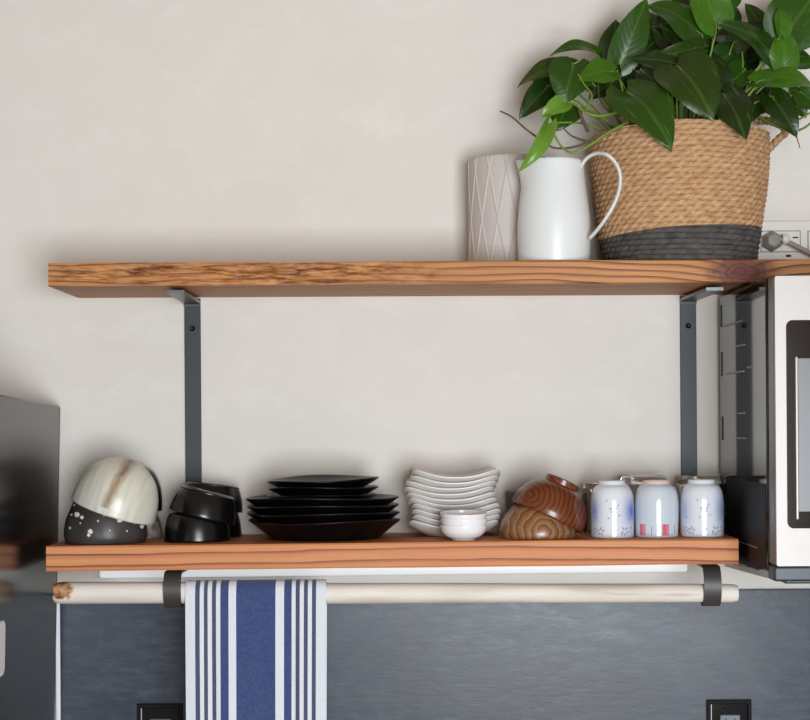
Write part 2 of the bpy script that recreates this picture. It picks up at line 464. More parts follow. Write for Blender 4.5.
def bracket(px, du, dl, label):
    x = W(px, 400, 0).x
    bw = .0128
    zt = zu(x) - th_u; zb = zl(x) - th_l
    root = empty('shelf_bracket', (x, 0, zb), label, 'shelf bracket', 'steel shelf brackets')
    t = .005
    O = Vector((x, 0, zb))
    # upright on the wall from under the upper shelf to below the lower shelf; passes behind it
    up = [(0, 0, zt - zb - .012), (0, 0, .0)]
    v, f = box_vf(-bw, bw, -.0055, -.0005, .0 - .004, zt - zb - .002, .0006)
    mesh('upright', v, f, M_BLACKSTEEL, root)
    # upper arm with rounded bend
    path = [(0, -.0055, zt - zb - .013), (0, -.0075, zt - zb - .0085), (0, -.012, zt - zb - .0062), (0, -.02, zt - zb - .0056), (du*.95, -.195, zt - zb - .0052), (du, -.212, zt - zb - .0050)]
    v, f = sweep_band(path, bw, .0046)
    zmax = max(q.z for q in v)
    v = [q - Vector((0, 0, max(0, zmax - (zt - zb - .0003)))) for q in v]
    mesh('upper_arm', v, f, M_STEELPLATE, root)
    # rounded plug tip
    for zz, nm in ((zt - zb - .05, 'screw'),):
        lathe(nm, [(.0005, 0), (.0042, 0), (.0045, .0012), (.0028, .0024), (.0004, .0016)], M_SCREW, root, 20, loc=(0, -.0055, zz), rot=(R(90), 0, 0))
    # lower arm, curling round the rod
    rz, rr = rod_at(x)
    zr = rz - zb
    ztop = -.0035
    zbot = zr - rr - .0052
    c = (ztop + zbot)/2; av = (ztop - zbot)/2; ah = .0215
    path = [(0, -.006, ztop), (0, -.10, ztop)]
    mesh('lower_arm', *sweep_band([(0, -.0055, ztop), (dl*.5, -.10, ztop), (dl, Y_ROD + .004, ztop)], bw, .003), M_BLACKSTEEL, root)
    hk = []
    for i in range(41):
        a = pi/2 + (1.44*pi)*i/40
        hk.append((dl, Y_ROD + ah*cos(a), c + av*sin(a)))
    mesh('rod_hook', *sweep_band(hk, bw, .003), M_STRAP, root)
    return root
bracket(193.4, .001, -.0045, 'black steel bracket rising behind the black bowls')
bracket(688.3, .0055, -.004, 'black steel bracket rising behind the porcelain cups, next to the oven')

# under-shelf light bar
p0, p1 = W(97, 578.2, -.05), W(690, 577.5, -.05)
zz0 = p0.z
lt = empty('shelf_light', (0, -.03, zz0), 'slim white light bar fixed along the underside of the lower shelf', 'light fixture')
def tilted_bar(name, xa, xb, y0, y1, h, mat, dz=0, bev=.004):
    v, f = box_vf(xa, xb, y0, y1, 0, h, bev, 3)
    sl = (lb.z - la.z)/(lb.x - la.x)
    v = [Vector((q.x, q.y + .03, q.z + dz + (zl(q.x) - zl(xa)))) for q in v]
    return mesh(name, v, f, mat, lt)
hh = (zl(p0.x) - th_l) - zz0 - .0004
tilted_bar('housing', p0.x, p1.x, -.056, -.0005, hh*.36, M_PLASTIC_B, hh*.64)
tilted_bar('diffuser', p0.x + .004, p1.x - .004, -.053, -.01, hh*.62, M_DIFF, 0)

# ------------------------------------------------------------------ towel
def make_towel():
    xl, xr = W(185.3, 600, Y_ROD - .02).x, W(325.8, 600, Y_ROD - .02).x
    stripes = [(0, 9.8, 'w'), (9.8, 14.4, 'd'), (14.4, 18.5, 'w'), (18.5, 22.3, 'd'), (22.3, 26.6, 'w'), (26.6, 30.7, 'd'), (30.7, 35, 'w'), (35, 43.2, 'b'), (43.2, 50.8, 'w'),
               (50.8, 90.2, 'b'), (90.2, 98.8, 'w'), (98.8, 106.4, 'b'), (106.4, 110.4, 'w'), (110.4, 114.5, 'd'), (114.5, 118.6, 'w'), (118.6, 122.6, 'd'), (122.6, 126.7, 'w'), (126.7, 130.8, 'd'), (130.8, 141, 'w')]
    C = {'w': lin((228, 234, 242)), 'd': lin((62, 72, 100)), 'b': lin((42, 62, 116))}
    us = sorted({0, 140.5} | {a for a, b, c in stripes if a > 0} | {i*1.0 for i in range(141)})
    # nudge: double the columns at each stripe border for clean edges
    cols = []
    for u in us:
        border = any(abs(u - a) < 1e-6 for a, b, c in stripes[1:])
        if border: cols += [u - .12, u + .12]
        elif not any(abs(u - a) < .4 for a, b, c in stripes[1:]): cols.append(u)
    cols = sorted(cols)
    xm = (xl + xr)/2; zc, rr = rod_at(xm)
    rr = rr + .0022
    prof = []
    zb_f, zb_b = -.36, -.30
    for i in range(60): prof.append((-rr - .001, zb_f*(1 - i/60)))
    for i in range(21):
        a = pi - pi*i/20
        prof.append((rr*cos(a), rr*sin(a)))
    for i in range(1, 50): prof.append((rr, zb_b*i/49))
    n = len(prof); V, Cc, Fc = [], [], []
    for side in (0, 1):
        for i, (y, z) in enumerate(prof):
            p = prof[min(n - 1, i + 1)]; q = prof[max(0, i - 1)]
            ty, tz = p[0] - q[0], p[1] - q[1]; l = math.hypot(ty, tz); ny, nz = -tz/l, ty/l
            for u in cols:
                hang = min(1, max(0, -z/.08))
                wav = .0016*hang*(sin(u*.075 + 1) + .6*sin(u*.16 + z*6)) + .0007*noise.noise(Vector((u*.06, z*20, 3)))
                thk = .0018 if side else 0
                off = (wav if y < 0 else wav*.3) - (0 if side == 0 else 0)
                x = xl + (xr - xl)*u/140.5 - xm
                x -= .002*max(0, -z/.2)*(u/140.5)
                zz = z - .0012*(1 - ((u - 70)/70)**2 > .93)*0
                V.append(Vector((x, y + ny*thk - (abs(off) if y < 0 else 0), zz + nz*thk*1)))
                c = next(c for a, b, c in stripes if a <= u < b or b >= 140.9)
                Cc.append(C[c])
    m = len(cols); S = n*m
    for i in range(n - 1):
        for j in range(m - 1):
            a = i*m + j
            Fc.append([a, a + 1, a + m + 1, a + m]); Fc.append([S + a, S + a + m, S + a + m + 1, S + a + 1])
    for i in range(n - 1):
        for j in (0, m - 1):
            a = i*m + j; Fc.append([a, a + m, S + a + m, S + a])
    for j in range(m - 1):
        for i in (0, n - 1):
            a = i*m + j; Fc.append([a, a + 1, S + a + 1, S + a])
    o = mesh('hanging_towel', V, Fc, M_TOWEL, smooth=60, col=Cc, loc=(xm, Y_ROD, zc))
    tag(o, 'blue and white striped kitchen towel draped over the wooden rod', 'towel')
make_towel()

# ------------------------------------------------------------------ things on the lower shelf
def at_lo(px, y, py=530):
    x = W(px, py, y).x
    return Vector((x, y, zl(x) + .0003))
def at_up(px, y, py=250):
    x = W(px, py, y).x
    return Vector((x, y, zu(x) + .0006))
def shell(outer, t, n=44):
    """closed bowl profile from outer (r,z) points running from the foot/apex to the rim; returns outer + rim + inner"""
    o = [(p.x, p.y) for p in smooth_profile(outer, n)]
    inn = []
    for i, (r, z) in enumerate(o):
        a = o[max(0, i - 1)]; b = o[min(n - 1, i + 1)]
        dr, dz = b[0] - a[0], b[1] - a[1]; l = math.hypot(dr, dz) or 1
        nr, nz = -dz/l, dr/l
        inn.append((max(.0006, r + nr*t), z + nz*t))
    return o, inn
def bowl_profile(outer, t, n=44):
    o, inn = shell(outer, t, n)
    rim_o, rim_i = o[-1], inn[-1]
    mid = ((rim_o[0] + rim_i[0])/2, (rim_o[1] + rim_i[1])/2)
    a = o[-2]; d = (o[-1][0] - a[0], o[-1][1] - a[1]); l = math.hypot(*d) or 1
    tip = (mid[0] + d[0]/l*t*.45, mid[1] + d[1]/l*t*.45)
    q1 = (rim_o[0]*.75 + rim_i[0]*.25 + d[0]/l*t*.35, rim_o[1]*.75 + rim_i[1]*.25 + d[1]/l*t*.35)
    q2 = (rim_o[0]*.25 + rim_i[0]*.75 + d[0]/l*t*.35, rim_o[1]*.25 + rim_i[1]*.75 + d[1]/l*t*.35)
    return o + [q1, tip, q2] + inn[::-1]
def invert(prof):
    zm = max(z for r, z in prof)
    return [(r, zm - z) for r, z in prof]

# speckled black bowl (inverted)
pos = at_lo(105.5, -.162)
spots = [(87, 503, 2.2), (93, 509.5, 1.5), (77, 514.5, 2.6), (82, 517.5, 1.7), (71.5, 514.7, 1), (103, 510, 2.7), (119.8, 520, 2.6), (119.5, 509.5, 1.6), (135, 521.5, 2.4), (138.5, 519, 1.6), (142, 526.5, 2.0), (90.5, 531.5, 2.3), (88.5, 535, 1.7), (70, 528, 1.2), (98, 521, .8), (110, 530, .7), (127, 531, .8), (125, 517, .8), (74, 505, 1.0), (80, 523, .7), (132, 514, .7), (104, 516, .6)]
def speck_col(t, r, z, i):
    x, y = pos.x + r*sin(t), pos.y - r*cos(t)
    if cos(t) > -.2:
        d = D + y; uw, vw = x*F/d, (pos.z + z - CZ)*F/d
        u, v = uw*ct - vw*st, uw*st + vw*ct
        px, py = 407 + u, 425 - v
        for sx_, sy_, sr in spots:
            dd = math.hypot(px - sx_, (py - sy_)*1.05) + .5*noise.noise(Vector((px*.8, py*.8, 2)))
            if dd < sr*1.02: return lin((232, 228, 220))
    n = noise.noise(Vector((x*160, y*160, z*160)))
    if n > .72: return lin((120, 112, 106))
    m = .5 + .5*noise.noise(Vector((x*30, y*30, z*30)))
    return tuple(a*(1 - m) + b*m for a, b in zip(lin((50, 46, 46)), lin((78, 74, 74))))
prof = [(.0005, .088), (.022, .087), (.036, .080), (.0462, .066), (.0532, .050), (.0592, .036), (.0622, .022), (.0625, .010), (.0600, .0022), (.0585, 0)]
prof = [(p.x, p.y) for p in smooth_profile(prof, 120)]
inn = [(r*.93, max(.0001, z*.95 - .001)) for r, z in prof][::-1]
o = lathe('ceramic_bowl', prof + inn, M_SPECKLE, seg=320, loc=pos, colfn=speck_col, fn=lambda r, z, t, s: (r*(1 + .012*sin(2*t + 1) + .008*sin(5*t)), z))
tag(o, 'dark brown upturned bowl with white speckles at the left end of the shelf', 'bowl', 'handmade ceramic bowls')
# pale bowl, tilted over it
def pale_col(t, r, z, i):
    # stripe of rust glaze running from the foot to the rim on the camera side
    x = r*sin(t); f = abs(x - .000 - (z - .04)*.12 + .0015*noise.noise(Vector((z*90, 2, 7))))
    n = noise.noise(Vector((x*90, z*50, 1)))
    w = (.0105 + .004*n)*(.75 + .25*min(1, z/.05))
    mq = min(1, max(0, .4 + .8*noise.noise(Vector((x*150, z*14, 5)))))
    base = tuple(a*(1 - mq) + b*mq for a, b in zip(lin((220, 219, 208)), lin((188, 188, 176))))
    if cos(t) > .05 and z > .014:
        q = max(0, 1 - f/w)**.7
        nq = min(1, max(0, .5 + n)); rust = tuple(a*nq + b*(1 - nq) for a, b in zip(lin((156, 112, 42)), lin((88, 62, 32))))
        base = tuple(a*(1 - q) + b*q for a, b in zip(base, rust))
    g = abs(abs(x) - .052)
    return base
outer = [(.0008, .0815), (.010, .0810), (.020, .0780), (.034, .0700), (.0475, .0560), (.0562, .0385), (.0602, .02), (.0612, .004)]
pr = bowl_profile(outer, .004, 90)
mid = W(112.3, 512.6, -.162)
o = lathe('ceramic_bowl', pr, M_PALEBOWL, seg=256, colfn=pale_col, loc=Vector((mid.x, -.162, mid.z)), rot=(R(3), R(18.5), 0), fn=lambda r, z, t, s: (r*(1 + .010*sin(2*t) + .008*sin(3*t + 1)), z))
tag(o, 'pale cream bowl with a rust-brown streak, resting tilted on the speckled bowl', 'bowl', 'handmade ceramic bowls')
# mottled pair behind
outer = [(.001, .052), (.02, .051), (.034, .044), (.0435, .028), (.048, .012), (.049, .001)]
p2 = at_lo(128.5, -.054)
o = lathe('ceramic_bowl', bowl_profile(outer, .004), M_MOTTLE, loc=p2)
tag(o, 'mottled grey bowl mostly hidden behind the pale cream bowl', 'bowl', 'handmade ceramic bowls')
outer = [(.001, .066), (.018, .065), (.034, .057), (.0445, .038), (.0490, .016), (.0500, .001)]
o = lathe('ceramic_bowl', bowl_profile(outer, .003), M_BLACKGLAZE, loc=p2 + Vector((-.0005, .0, .046)), rot=(0, R(5), 0))
tag(o, 'black-rimmed dark bowl behind the pale cream bowl, only its edge showing', 'bowl', 'handmade ceramic bowls')

# black bowls
outer = [(.001, .037), (.036, .037), (.0385, .0355), (.0405, .031), (.0445, .019), (.0470, .006), (.0474, .0008)]
bp = bowl_profile(outer, .003)
outer_l = [(.001, .040), (.034, .040), (.0395, .0375), (.0425, .032), (.0452, .020), (.0468, .006), (.0470, .0008)]
bl = bowl_profile(outer_l, .003)
fpos = at_lo(196.8, -.1475)
G = 'black bowls'
tag(lathe('rice_bowl', bl, M_BLACKLACQ, loc=fpos), 'shiny black upturned bowl at the bottom front of the black bowl pile', 'bowl', G)
tag(lathe('rice_bowl', bp, M_BLACKLACQ, loc=W(201.8, 516.6, -.1465), rot=(R(-2), R(14.5), 0)), 'black upturned bowl tilted on top of the front black bowl', 'bowl', G)
bpos = at_lo(209.8, -.0545)
tag(lathe('rice_bowl', bl, M_BLACKLACQ, loc=bpos), 'black upturned bowl at the bottom behind the front black bowls', 'bowl', G)
tag(lathe('rice_bowl', bp, M_BLACKLACQ, loc=bpos + Vector((.0010, .0, .0425)), rot=(R(-4), R(6), 0)), 'rearmost black upturned bowl, its round top peeking over the front bowls', 'bowl', G)

# black plates
def plate(name, Rr, h, foot_r, wavy, loc, rz, label, group, gap, sy=.96):
    # foot ring, flat centre, rising rim
    pr = [(.001, .0042), (foot_r - .006, .0042), (foot_r - .004, 0), (foot_r, 0), (foot_r + .003, .004), (Rr*.93, h*.74), (Rr - .0014, h - .0026), (Rr - .0002, h - .0016), (Rr, h - .0006), (Rr - .0006, h + .0003), (Rr - .0022, h + .0006), (Rr*.9, h*.72 + .0035), (foot_r + .002, gap + .0006), (foot_r - .008, gap - .0003), (.001, gap - .0003)]
    def fn(r, z, t, s):
        q = max(0, (r - foot_r)/(Rr - foot_r))
        return (r*(1 + .012*q*sin(3*t + wavy[0])), z + q*q*(wavy[1]*sin(2*t + wavy[2]) + wavy[3]*sin(3*t + wavy[4])))
    o = lathe(name, pr, M_BLACKGLAZE, seg=160, fn=fn, loc=loc, smooth=30, sy=sy, rot=(0, 0, rz))
    return tag(o, label, 'plate', group)
c0 = at_lo(325.5, -.117)
names_l = ['lowest black dinner plate of the stack, resting on the shelf', 'second black dinner plate up from the shelf in the stack', 'third black dinner plate up from the shelf in the stack', 'uppermost of the four wide black dinner plates, under the small plates']
z = c0.z
for i in range(4):
    dx = (0, -.002, -.004, -.006)[i]
    plate('dinner_plate', (.1165, .1170, .1165, .1175)[i], .0290, .084, (i*.9, .0016, i*.6, .0008, i), (c0.x + dx, c0.y + .001*i, z), 0, names_l[i], 'wide black plates', .0114, .97)
    z += .0115
names_s = ['lowest of the three small black plates on the dinner plates', 'middle one of the three small black plates', 'topmost small black plate of the stack, with a wavy rim']
for i in range(3):
    x = W((322.5, 323.5, 323)[i], 490, -.117).x
    pl_ = plate('side_plate', (.0835, .0845, .0855)[i], .0215, .055, (i*1.3, (.0008, .0012, .0006)[i], (.3, 1.5, 1.1)[i], (.0006, .0010, .0012)[i], 2.2 + i), (x, c0.y, z), 0, names_s[i], 'small black plates', .0116, .97)
    if i == 2: pl_.rotation_euler = (R(1.2), R(-1.3), 0)
    z += .0118

# white square dishes
def square_dish_vf(half=.068, lift=.0112, gap=.0084):
    rows = [(0.0, .0046), (.5, .0042), (.56, 0), (.62, 0), (.66, .0022), (.80, .0068), (.93, .0112), (.985, .0131), (.998, .0138), (1.0, .0149), (.992, .0157), (.97, .0156), (.93, .0146), (.80, .0104), (.66, gap), (.5, gap - .0003), (0.0, gap - .0003)]
    seg = 120; V, Fc = [], []
    for (q, z) in rows:
        for j in range(seg):
            t = 2*pi*j/seg
            e = 7.0
            rad = 1/((abs(sin(t))**e + abs(cos(t))**e)**(1/e))
            rs = rad if q > .7 else 1 + (rad - 1)*max(0, (q - .62)/.1)*.9
            r = max(q, .004)*half*rs
            cr = ((rad - 1)/.28) if q > .6 else 0
            z2 = z + lift*max(0, (q - .62)/.38)**1.3*max(0, cr)**1.2
            V.append(Vector((r*sin(t), -r*cos(t), z2)))
    n = len(rows)
    for i in range(n - 1):
        for j in range(seg):
            a, b = i*seg + j, i*seg + (j + 1) % seg
            Fc.append([a, b, b + seg, a + seg])
    Fc.append(list(range(seg))[::-1]); Fc.append([(n - 1)*seg + j for j in range(seg)])
    return V, Fc
sq = mesh('square_dish', *square_dish_vf(), M_WHITEGLAZE, smooth=26)
lefts = [408.5, 412, 411.3, 411.3, 408, 406, 403.8, 405.3, 410, 412.2]
rights = [499.2, 500.6, 501.4, 500.2, 497.8, 496.5, 494.5, 497, 499.3, 501.2]
ords = ['lowest', 'second', 'third', 'fourth', 'fifth', 'sixth', 'seventh', 'eighth', 'ninth', 'topmost']
d0 = at_lo(453, -.086); z = d0.z
for i in range(10):
    o = sq if i == 0 else copy_tree(sq)
    x = W((lefts[i] + rights[i])/2, 500, -.135).x
    o.location = (x, d0.y + .001*sin(i*2.1), z)
    k_ = (rights[i] - lefts[i])/90.0
    o.scale = (k_*1.01, .94, 1)
    lab = 'topmost white square dish of the stack' if i == 9 else ('lowest white square dish, resting on the shelf' if i == 0 else f'{ords[i]} white square dish counted up from the shelf')
    tag(o, lab, 'dish', 'white square dishes')
    z += .0085
# small white bowls
outer = [(.001, .0015), (.014, .0015), (.0152, 0), (.0172, 0), (.018, .0016), (.025, .0050), (.0312, .0105), (.0342, .0165), (.0350, .0215)]
o_, i_ = shell(outer, .0022, 60)
pr = o_ + [(o_[-1][0] - .0004, o_[-1][1] + .0008), (o_[-1][0] - .0015, o_[-1][1] + .0009)] + [(r, max(z, .0045)) for r, z in i_[::-1]]
sb = lathe('sauce_bowl', pr, M_WHITEBOWL, smooth=50)
b0 = at_lo(463.6, -.192)
labs = ['small white bowl at the bottom of the nested three, on the shelf', 'small white bowl in the middle of the nested three', 'topmost small white bowl of the nested three, in front of the square dishes']
for i in range(3):
    o = sb if i == 0 else copy_tree(sb)
    o.location = (b0.x + (-.0003, .0006, 0)[i], b0.y, b0.z + .0093*i); tag(o, labs[i], 'bowl', 'small white bowls')
    if i == 2: o.rotation_euler = (R(4), 0, 0)

# wooden bowls
def wood_bowl(mat, label, foot, loc, rot):
    root = empty('wooden_bowl', loc, label, 'bowl', 'wooden bowls', rot)
    outer = [(.001, .0515), (.020, .0505), (.033, .0455), (.044, .0355), (.0515, .0220), (.0545, .0100), (.0540, .0015)]
    lathe('shell', bowl_profile(outer, .004, 60), mat, root, seg=128)
    if foot: lathe('foot_ring', [(.001, .0495), (.0225, .0495), (.0255, .0500), (.0265, .0512), (.0268, .0605), (.0258, .0618), (.0222, .0618), (.0215, .0560), (.001, .0555)], mat, root, seg=96, smooth=30)
    return root
M_WB1 = bowl_wood('striped_zelkova', [(0, (168, 126, 86)), (.45, (140, 98, 64)), (.75, (122, 80, 52)), (.9, (58, 34, 26)), (1, (150, 108, 74))], 30.0, (-.006, .0, -.012), 3.0)
M_WB2 = bowl_wood('red_brown_zelkova', [(0, (128, 70, 38)), (.5, (110, 56, 29)), (.8, (84, 40, 21)), (.93, (40, 18, 11)), (1, (116, 60, 32))], 42.0, (.040, 0, -.020), 1.6)
wood_bowl(M_WB1, 'light brown striped wooden bowl turned over on the shelf', False, at_lo(538, -.155), (0, 0, 0))
c = W(546.5, 517.5, -.155)
wood_bowl(M_WB2, 'red-brown wooden bowl lying tilted on the striped wooden bowl, foot ring up', True, c, (R(-4), R(25), 0))
# dark cup behind
outer = [(.001, 0), (.020, 0), (.026, .004), (.031, .02), (.034, .05), (.0345, .065)]
tag(lathe('tea_cup', bowl_profile(outer, .003), plain('dark_grey_glaze', (122, 119, 117), .5), loc=at_lo(528, -.055)), 'dark grey cup mostly hidden behind the wooden bowls', 'cup')

# porcelain cups
def cup(px, y, style, label, group):
    pos = at_lo(px, y)
    root = empty('porcelain_cup', pos, label, 'cup', group)
    H, Rr = .0795, .0323
    white = lin((222, 228, 236)); blue = lin((84, 118, 196)); navy = lin((78, 98, 168)); pink = lin((206, 108, 124))
    def project(x, z): return x/mm(1, y - .03), -z/mm(1, y - .03)
    def flower(x, z, cx, cz, s):
        dx, dz = x - cx, z - cz; d = math.hypot(dx, dz)
        if d > s: return False
        a = math.atan2(dz, dx)
        pet = .5 + .5*cos(5*a + cx*900)
        return (d < s*(.45 + .55*pet) and d > s*.28 and pet > .25)
    def cf(t, r, z, i):
        x = t if t <= pi else t - 2*pi
        x = x*Rr           # arc position, 0 faces the camera
        h = z/H
        c = white
        if z > H*1.01: return white
        if style in (0, 2):
            st_ = (.95, 0, .62)[style]
            band = math.exp(-((h - .50)/.26)**2)
            side = math.exp(-((x - .030)/.0135)**2) + .75*math.exp(-((x + .034)/.010)**2) + (.5 if abs(x) > .045 else 0)
            q = min(1, band*side*st_*1.05)
            c = tuple(a*(1 - q) + b*q for a, b in zip(c, blue))
            fl = [(-.002, .043, .0062), (-.022, .010, .0068), (.016, .010, .0075), (.029, .012, .006), (-.033, .011, .006), (-.006, .040, .002)]
            dots = [(-.012, .056), (-.009, .030), (.005, .049), (.007, .034), (.001, .012), (-.03, .03), (.025, .028), (.011, .006)]
            if any(flower(x, z, *f_) for f_ in fl): c = tuple(a*.45 + b*.55 for a, b in zip(c, navy))
            if any(math.hypot(x - a, z - b) < .0017 for a, b in dots): c = tuple(a*.55 + b*.45 for a, b in zip(c, navy))
        else:
            c = lin((204, 214, 224))
            for a, b in ((.0035, .0145), (-.033, -.0225), (.037, .047)):
                if a < x < b and .003 < z < .0205:
                    c = pink if (x - a) < (b - a)*.6 else lin((220, 132, 146))
            if abs(x + .0125) < .0006 and .004 < z < .016: c = lin((96, 88, 104))
            if abs(x - .0255) < .0007 and .006 < z < .018: c = lin((110, 110, 150))
        return c
    out = [(.0322, .0009), (.0323, .004), (.0325, .02), (.0328, .04), (.0323, .055), (.0305, .067), (.0268, .0745), (.0215, .0785), (.019, .0795), (.001, .0795)][::-1]
    pr_ = [(p.x, p.y) for p in smooth_profile(out, 110)]
    inner = [(max(.0005, r - .003), min(z, .0735)) for r, z in pr_][::-1]
    lathe('body', pr_ + [(.0308, 0)] + inner, M_CUP, root, seg=260, colfn=cf, smooth=60)
    lathe('foot_ring', [(.0155, .0785), (.0205, .0785), (.0203, .0835), (.0192, .0850), (.0172, .0850), (.0160, .0835)] , M_CUP, root, seg=80, colfn=lambda *a: white if style != 1 else lin((222, 196, 188)), smooth=50)
cup(612.3, -.168, 0, 'white porcelain cup with blue flowers and deep blue shading, beside the wooden bowls', 'porcelain cups')
cup(656.8, -.168, 1, 'pale porcelain cup with pink squares at its foot, between two blue-flowered cups', 'porcelain cups')
cup(702.0, -.168, 2, 'white porcelain cup with pale blue flowers at the end of the shelf, beside the oven', 'porcelain cups')
def glass(px, y, Rr, H, label):
    out = [(.001, H), (Rr*.80, H), (Rr*.9, H - .003), (Rr*.95, H - .012), (Rr*.99, H*.4), (Rr, .001)]
    o_, i_ = shell(out, .0026, 40)
    inner = [(r, min(z, H - .013)) for r, z in i_[::-1]]
    o = lathe('glass_tumbler', o_ + [(Rr - .0012, 0)] + inner, M_GLASS, loc=at_lo(px, y), seg=96)
    return tag(o, label, 'glass', 'upturned glasses')
glass(601.5, -.066, .0315, .078, 'short clear glass upturned behind the cup nearest the wooden bowls')
glass(644, -.064, .0385, .0900, 'tall clear glass upturned behind the cup with pink squares')
glass(703, -.064, .0410, .0885, 'tall clear glass upturned behind the cup nearest the oven')

# ------------------------------------------------------------------ upper shelf things
# textured vase
vc = at_up(509.5, -.067); VR = mm(40.6, -.067)
VH = W(509.5, 153.5, -.127).z - vc.z
def vase_fn(r, z, t, s):
    if r < VR*.9: return r, z
    a = 0
    for kx in range(28):
        u_ = (z/VH*1.15 + (.0 if kx % 2 else .5)) % 1.0
        tri = abs(2*u_ - 1)*2 - 1
        ph = 2*pi*kx/28 + .112*tri
        d = (t - ph + pi) % (2*pi) - pi
        a = max(a, math.exp(-(d*VR/.0009)**2))
    return r + .0016*a*min(1, (VH - z)/.004), z
vp = [(.001, 0), (VR*.93, 0), (VR*.985, .002), (VR, .006)] + [(VR, .006 + (VH - .012)*i/90) for i in range(1, 91)] + [(VR*.995, VH - .003), (VR*.975, VH - .0006), (VR*.945, VH), (VR*.925, VH - .002), (VR*.92, VH - .02), (VR*.9, .02), (VR*.85, .008), (.001, .008)]
tag(lathe('ridged_vase', vp, M_VASE, seg=720, fn=vase_fn, loc=vc, smooth=60), 'matte white cylindrical vase with fine criss-cross ridges, behind the pitcher', 'vase')
# pitcher
YP = -.168
pc = at_up(554, YP); s_ = mm(1, YP)
PH = W(554, 157.5, YP - .045).z - pc.z
pit = empty('pitcher', pc, 'tall white ceramic pitcher with a looped handle, in front of the plant basket', 'pitcher')
pr = [(.001, 0), (33.5*s_, 0), (35.3*s_, .002), (35.8*s_, .006), (36.4*s_, .03), (36.5*s_, .055), (35.6*s_, .078), (34.0*s_, .098), (32.4*s_, .116), (31.2*s_, .134), (30.6*s_, .148), (30.4*s_, PH - .001)]
o_, i_ = shell(pr, .003, 90)
def pit_fn(r, z, t, s):
    # pouring lip on the side away from the handle
    x = (t - 1.5*pi)
    g = math.exp(-(x/.33)**2)*max(0, (z - (PH - .042))/.042)**1.5
    if r > 20*s_: r = r + g*.0115
    return r, z + g*.002
lathe('body', o_ + [(o_[-1][0] - .0015, PH + .0008)] + [(r, max(z, .004)) for r, z in i_[::-1]], M_PITCHER, pit, seg=160, fn=pit_fn, smooth=60)
hp = [(581, 167), (584.5, 161), (590, 156), (598, 153.2), (606, 154.5), (613, 160), (618.5, 169), (620.2, 180), (618, 194), (612, 208), (604, 221), (596.5, 231), (589.5, 238.5)]
hv = [W(a, b, YP - .022 - .052*min(1, max(0, (a - 581)/26))) - pc for a, b in hp]
hv = smooth_profile([(q.x, q.y, q.z) for q in hv], 60)
def strap_tube(path, a_, b_, seg=16):
    V, Fc = [], []; n = len(path)
    for i, p in enumerate(path):
        t = (path[min(n - 1, i + 1)] - path[max(0, i - 1)]).normalized()
        n1 = Vector((0, 1, 0)); n2 = t.cross(n1).normalized()
        for j in range(seg):
            q = 2*pi*j/seg
            V.append(p + n1*a_*cos(q) + n2*b_*sin(q)*(1 - .35*abs(cos(q))**3*0))
    for i in range(n - 1):
        for j in range(seg):
            x, y = i*seg + j, i*seg + (j + 1) % seg
            Fc.append([x, y, y + seg, x + seg])
    Fc.append(list(range(seg))[::-1]); Fc.append([(n - 1)*seg + j for j in range(seg)])
    return V, Fc
mesh('handle', *strap_tube(hv, .0062, .0028), M_PITCHER, pit, smooth=60)

# basket
YB = -.1235; KY = .895
bc_ = at_up(680, YB)
BH = W(680, 118.5, YB - .118).z - bc_.z
sb_ = mm(1, YB)
def basket_R(z):
    pts = [(0, 76.5), (.012, 78.2), (.05, 81.5), (.10, 86.0), (.15, 89.0), (.19, 89.6), (.25, 88)]
    for (a, b), (c, d) in zip(pts, pts[1:]):
        if z <= c: return (b + (d - b)*(z - a)/(c - a))*sb_
    return pts[-1][1]*sb_
pitch = .0079
def basket_mesh(z_of, nrows, seg, colf, name, mat, parent):
    V, Fc, C = [], [], []
    for i in range(nrows + 1):
        for j in range(seg):
            t = 2*pi*j/seg
            z = z_of(i/nrows, t)
            spir = z/pitch + t/(2*pi)*1.0
            spir += .16*noise.noise(Vector((t*5, z*60, 1))); row = math.floor(spir); fr = spir - row
            arc = t*52 + row*2.3 - fr*4.4 + .8*noise.noise(Vector((t*3, row*.9, 7)))
            bulge = max(0, sin(pi*fr))**.6
            tw = .5 + .5*sin(arc + 1.1*noise.noise(Vector((t*6, row*.7, 0))))
            h = .0032*bulge*(.5 + .5*tw) + .0010*noise.noise(Vector((t*20, z*160, 0)))
            wob = .0022*noise.noise(Vector((sin(t)*1.5, cos(t)*1.5, z*14)))
            r = basket_R(z) - .0035 + h + wob
            V.append(Vector((r*sin(t), -r*cos(t)*KY, z)))
            C.append(colf(bulge, tw, noise.noise(Vector((t*9, row*1.7, 3))), noise.noise(Vector((t*70, z*420, 3)))))
    for i in range(nrows):
        for j in range(seg):
            a, b = i*seg + j, i*seg + (j + 1) % seg
            Fc.append([a, b, b + seg, a + seg])
    # inner wall
    k0 = len(V)
    for i in (nrows, 0):
        for j in range(seg):
            p = V[i*seg + j]; V.append(Vector((p.x*.92, p.y*.92, p.z - (.001 if i else -.003)))); C.append(C[i*seg + j])
    for j in range(seg):
        b = (j + 1) % seg
        Fc.append([nrows*seg + j, nrows*seg + b, k0 + b, k0 + j])
        Fc.append([k0 + j, k0 + b, k0 + seg + b, k0 + seg + j])
        Fc.append([k0 + seg + j, k0 + seg + b, b, j])
    return mesh(name, V, Fc, mat, parent, smooth=75, col=C)
def zb_line(t):   # top of the dark band: spiral weave, lower on the camera's left
    x = sin(t)
    return mm(33.5, YB) + mm(1, YB)*(3*x - 4*max(0, -x)**2) - .001
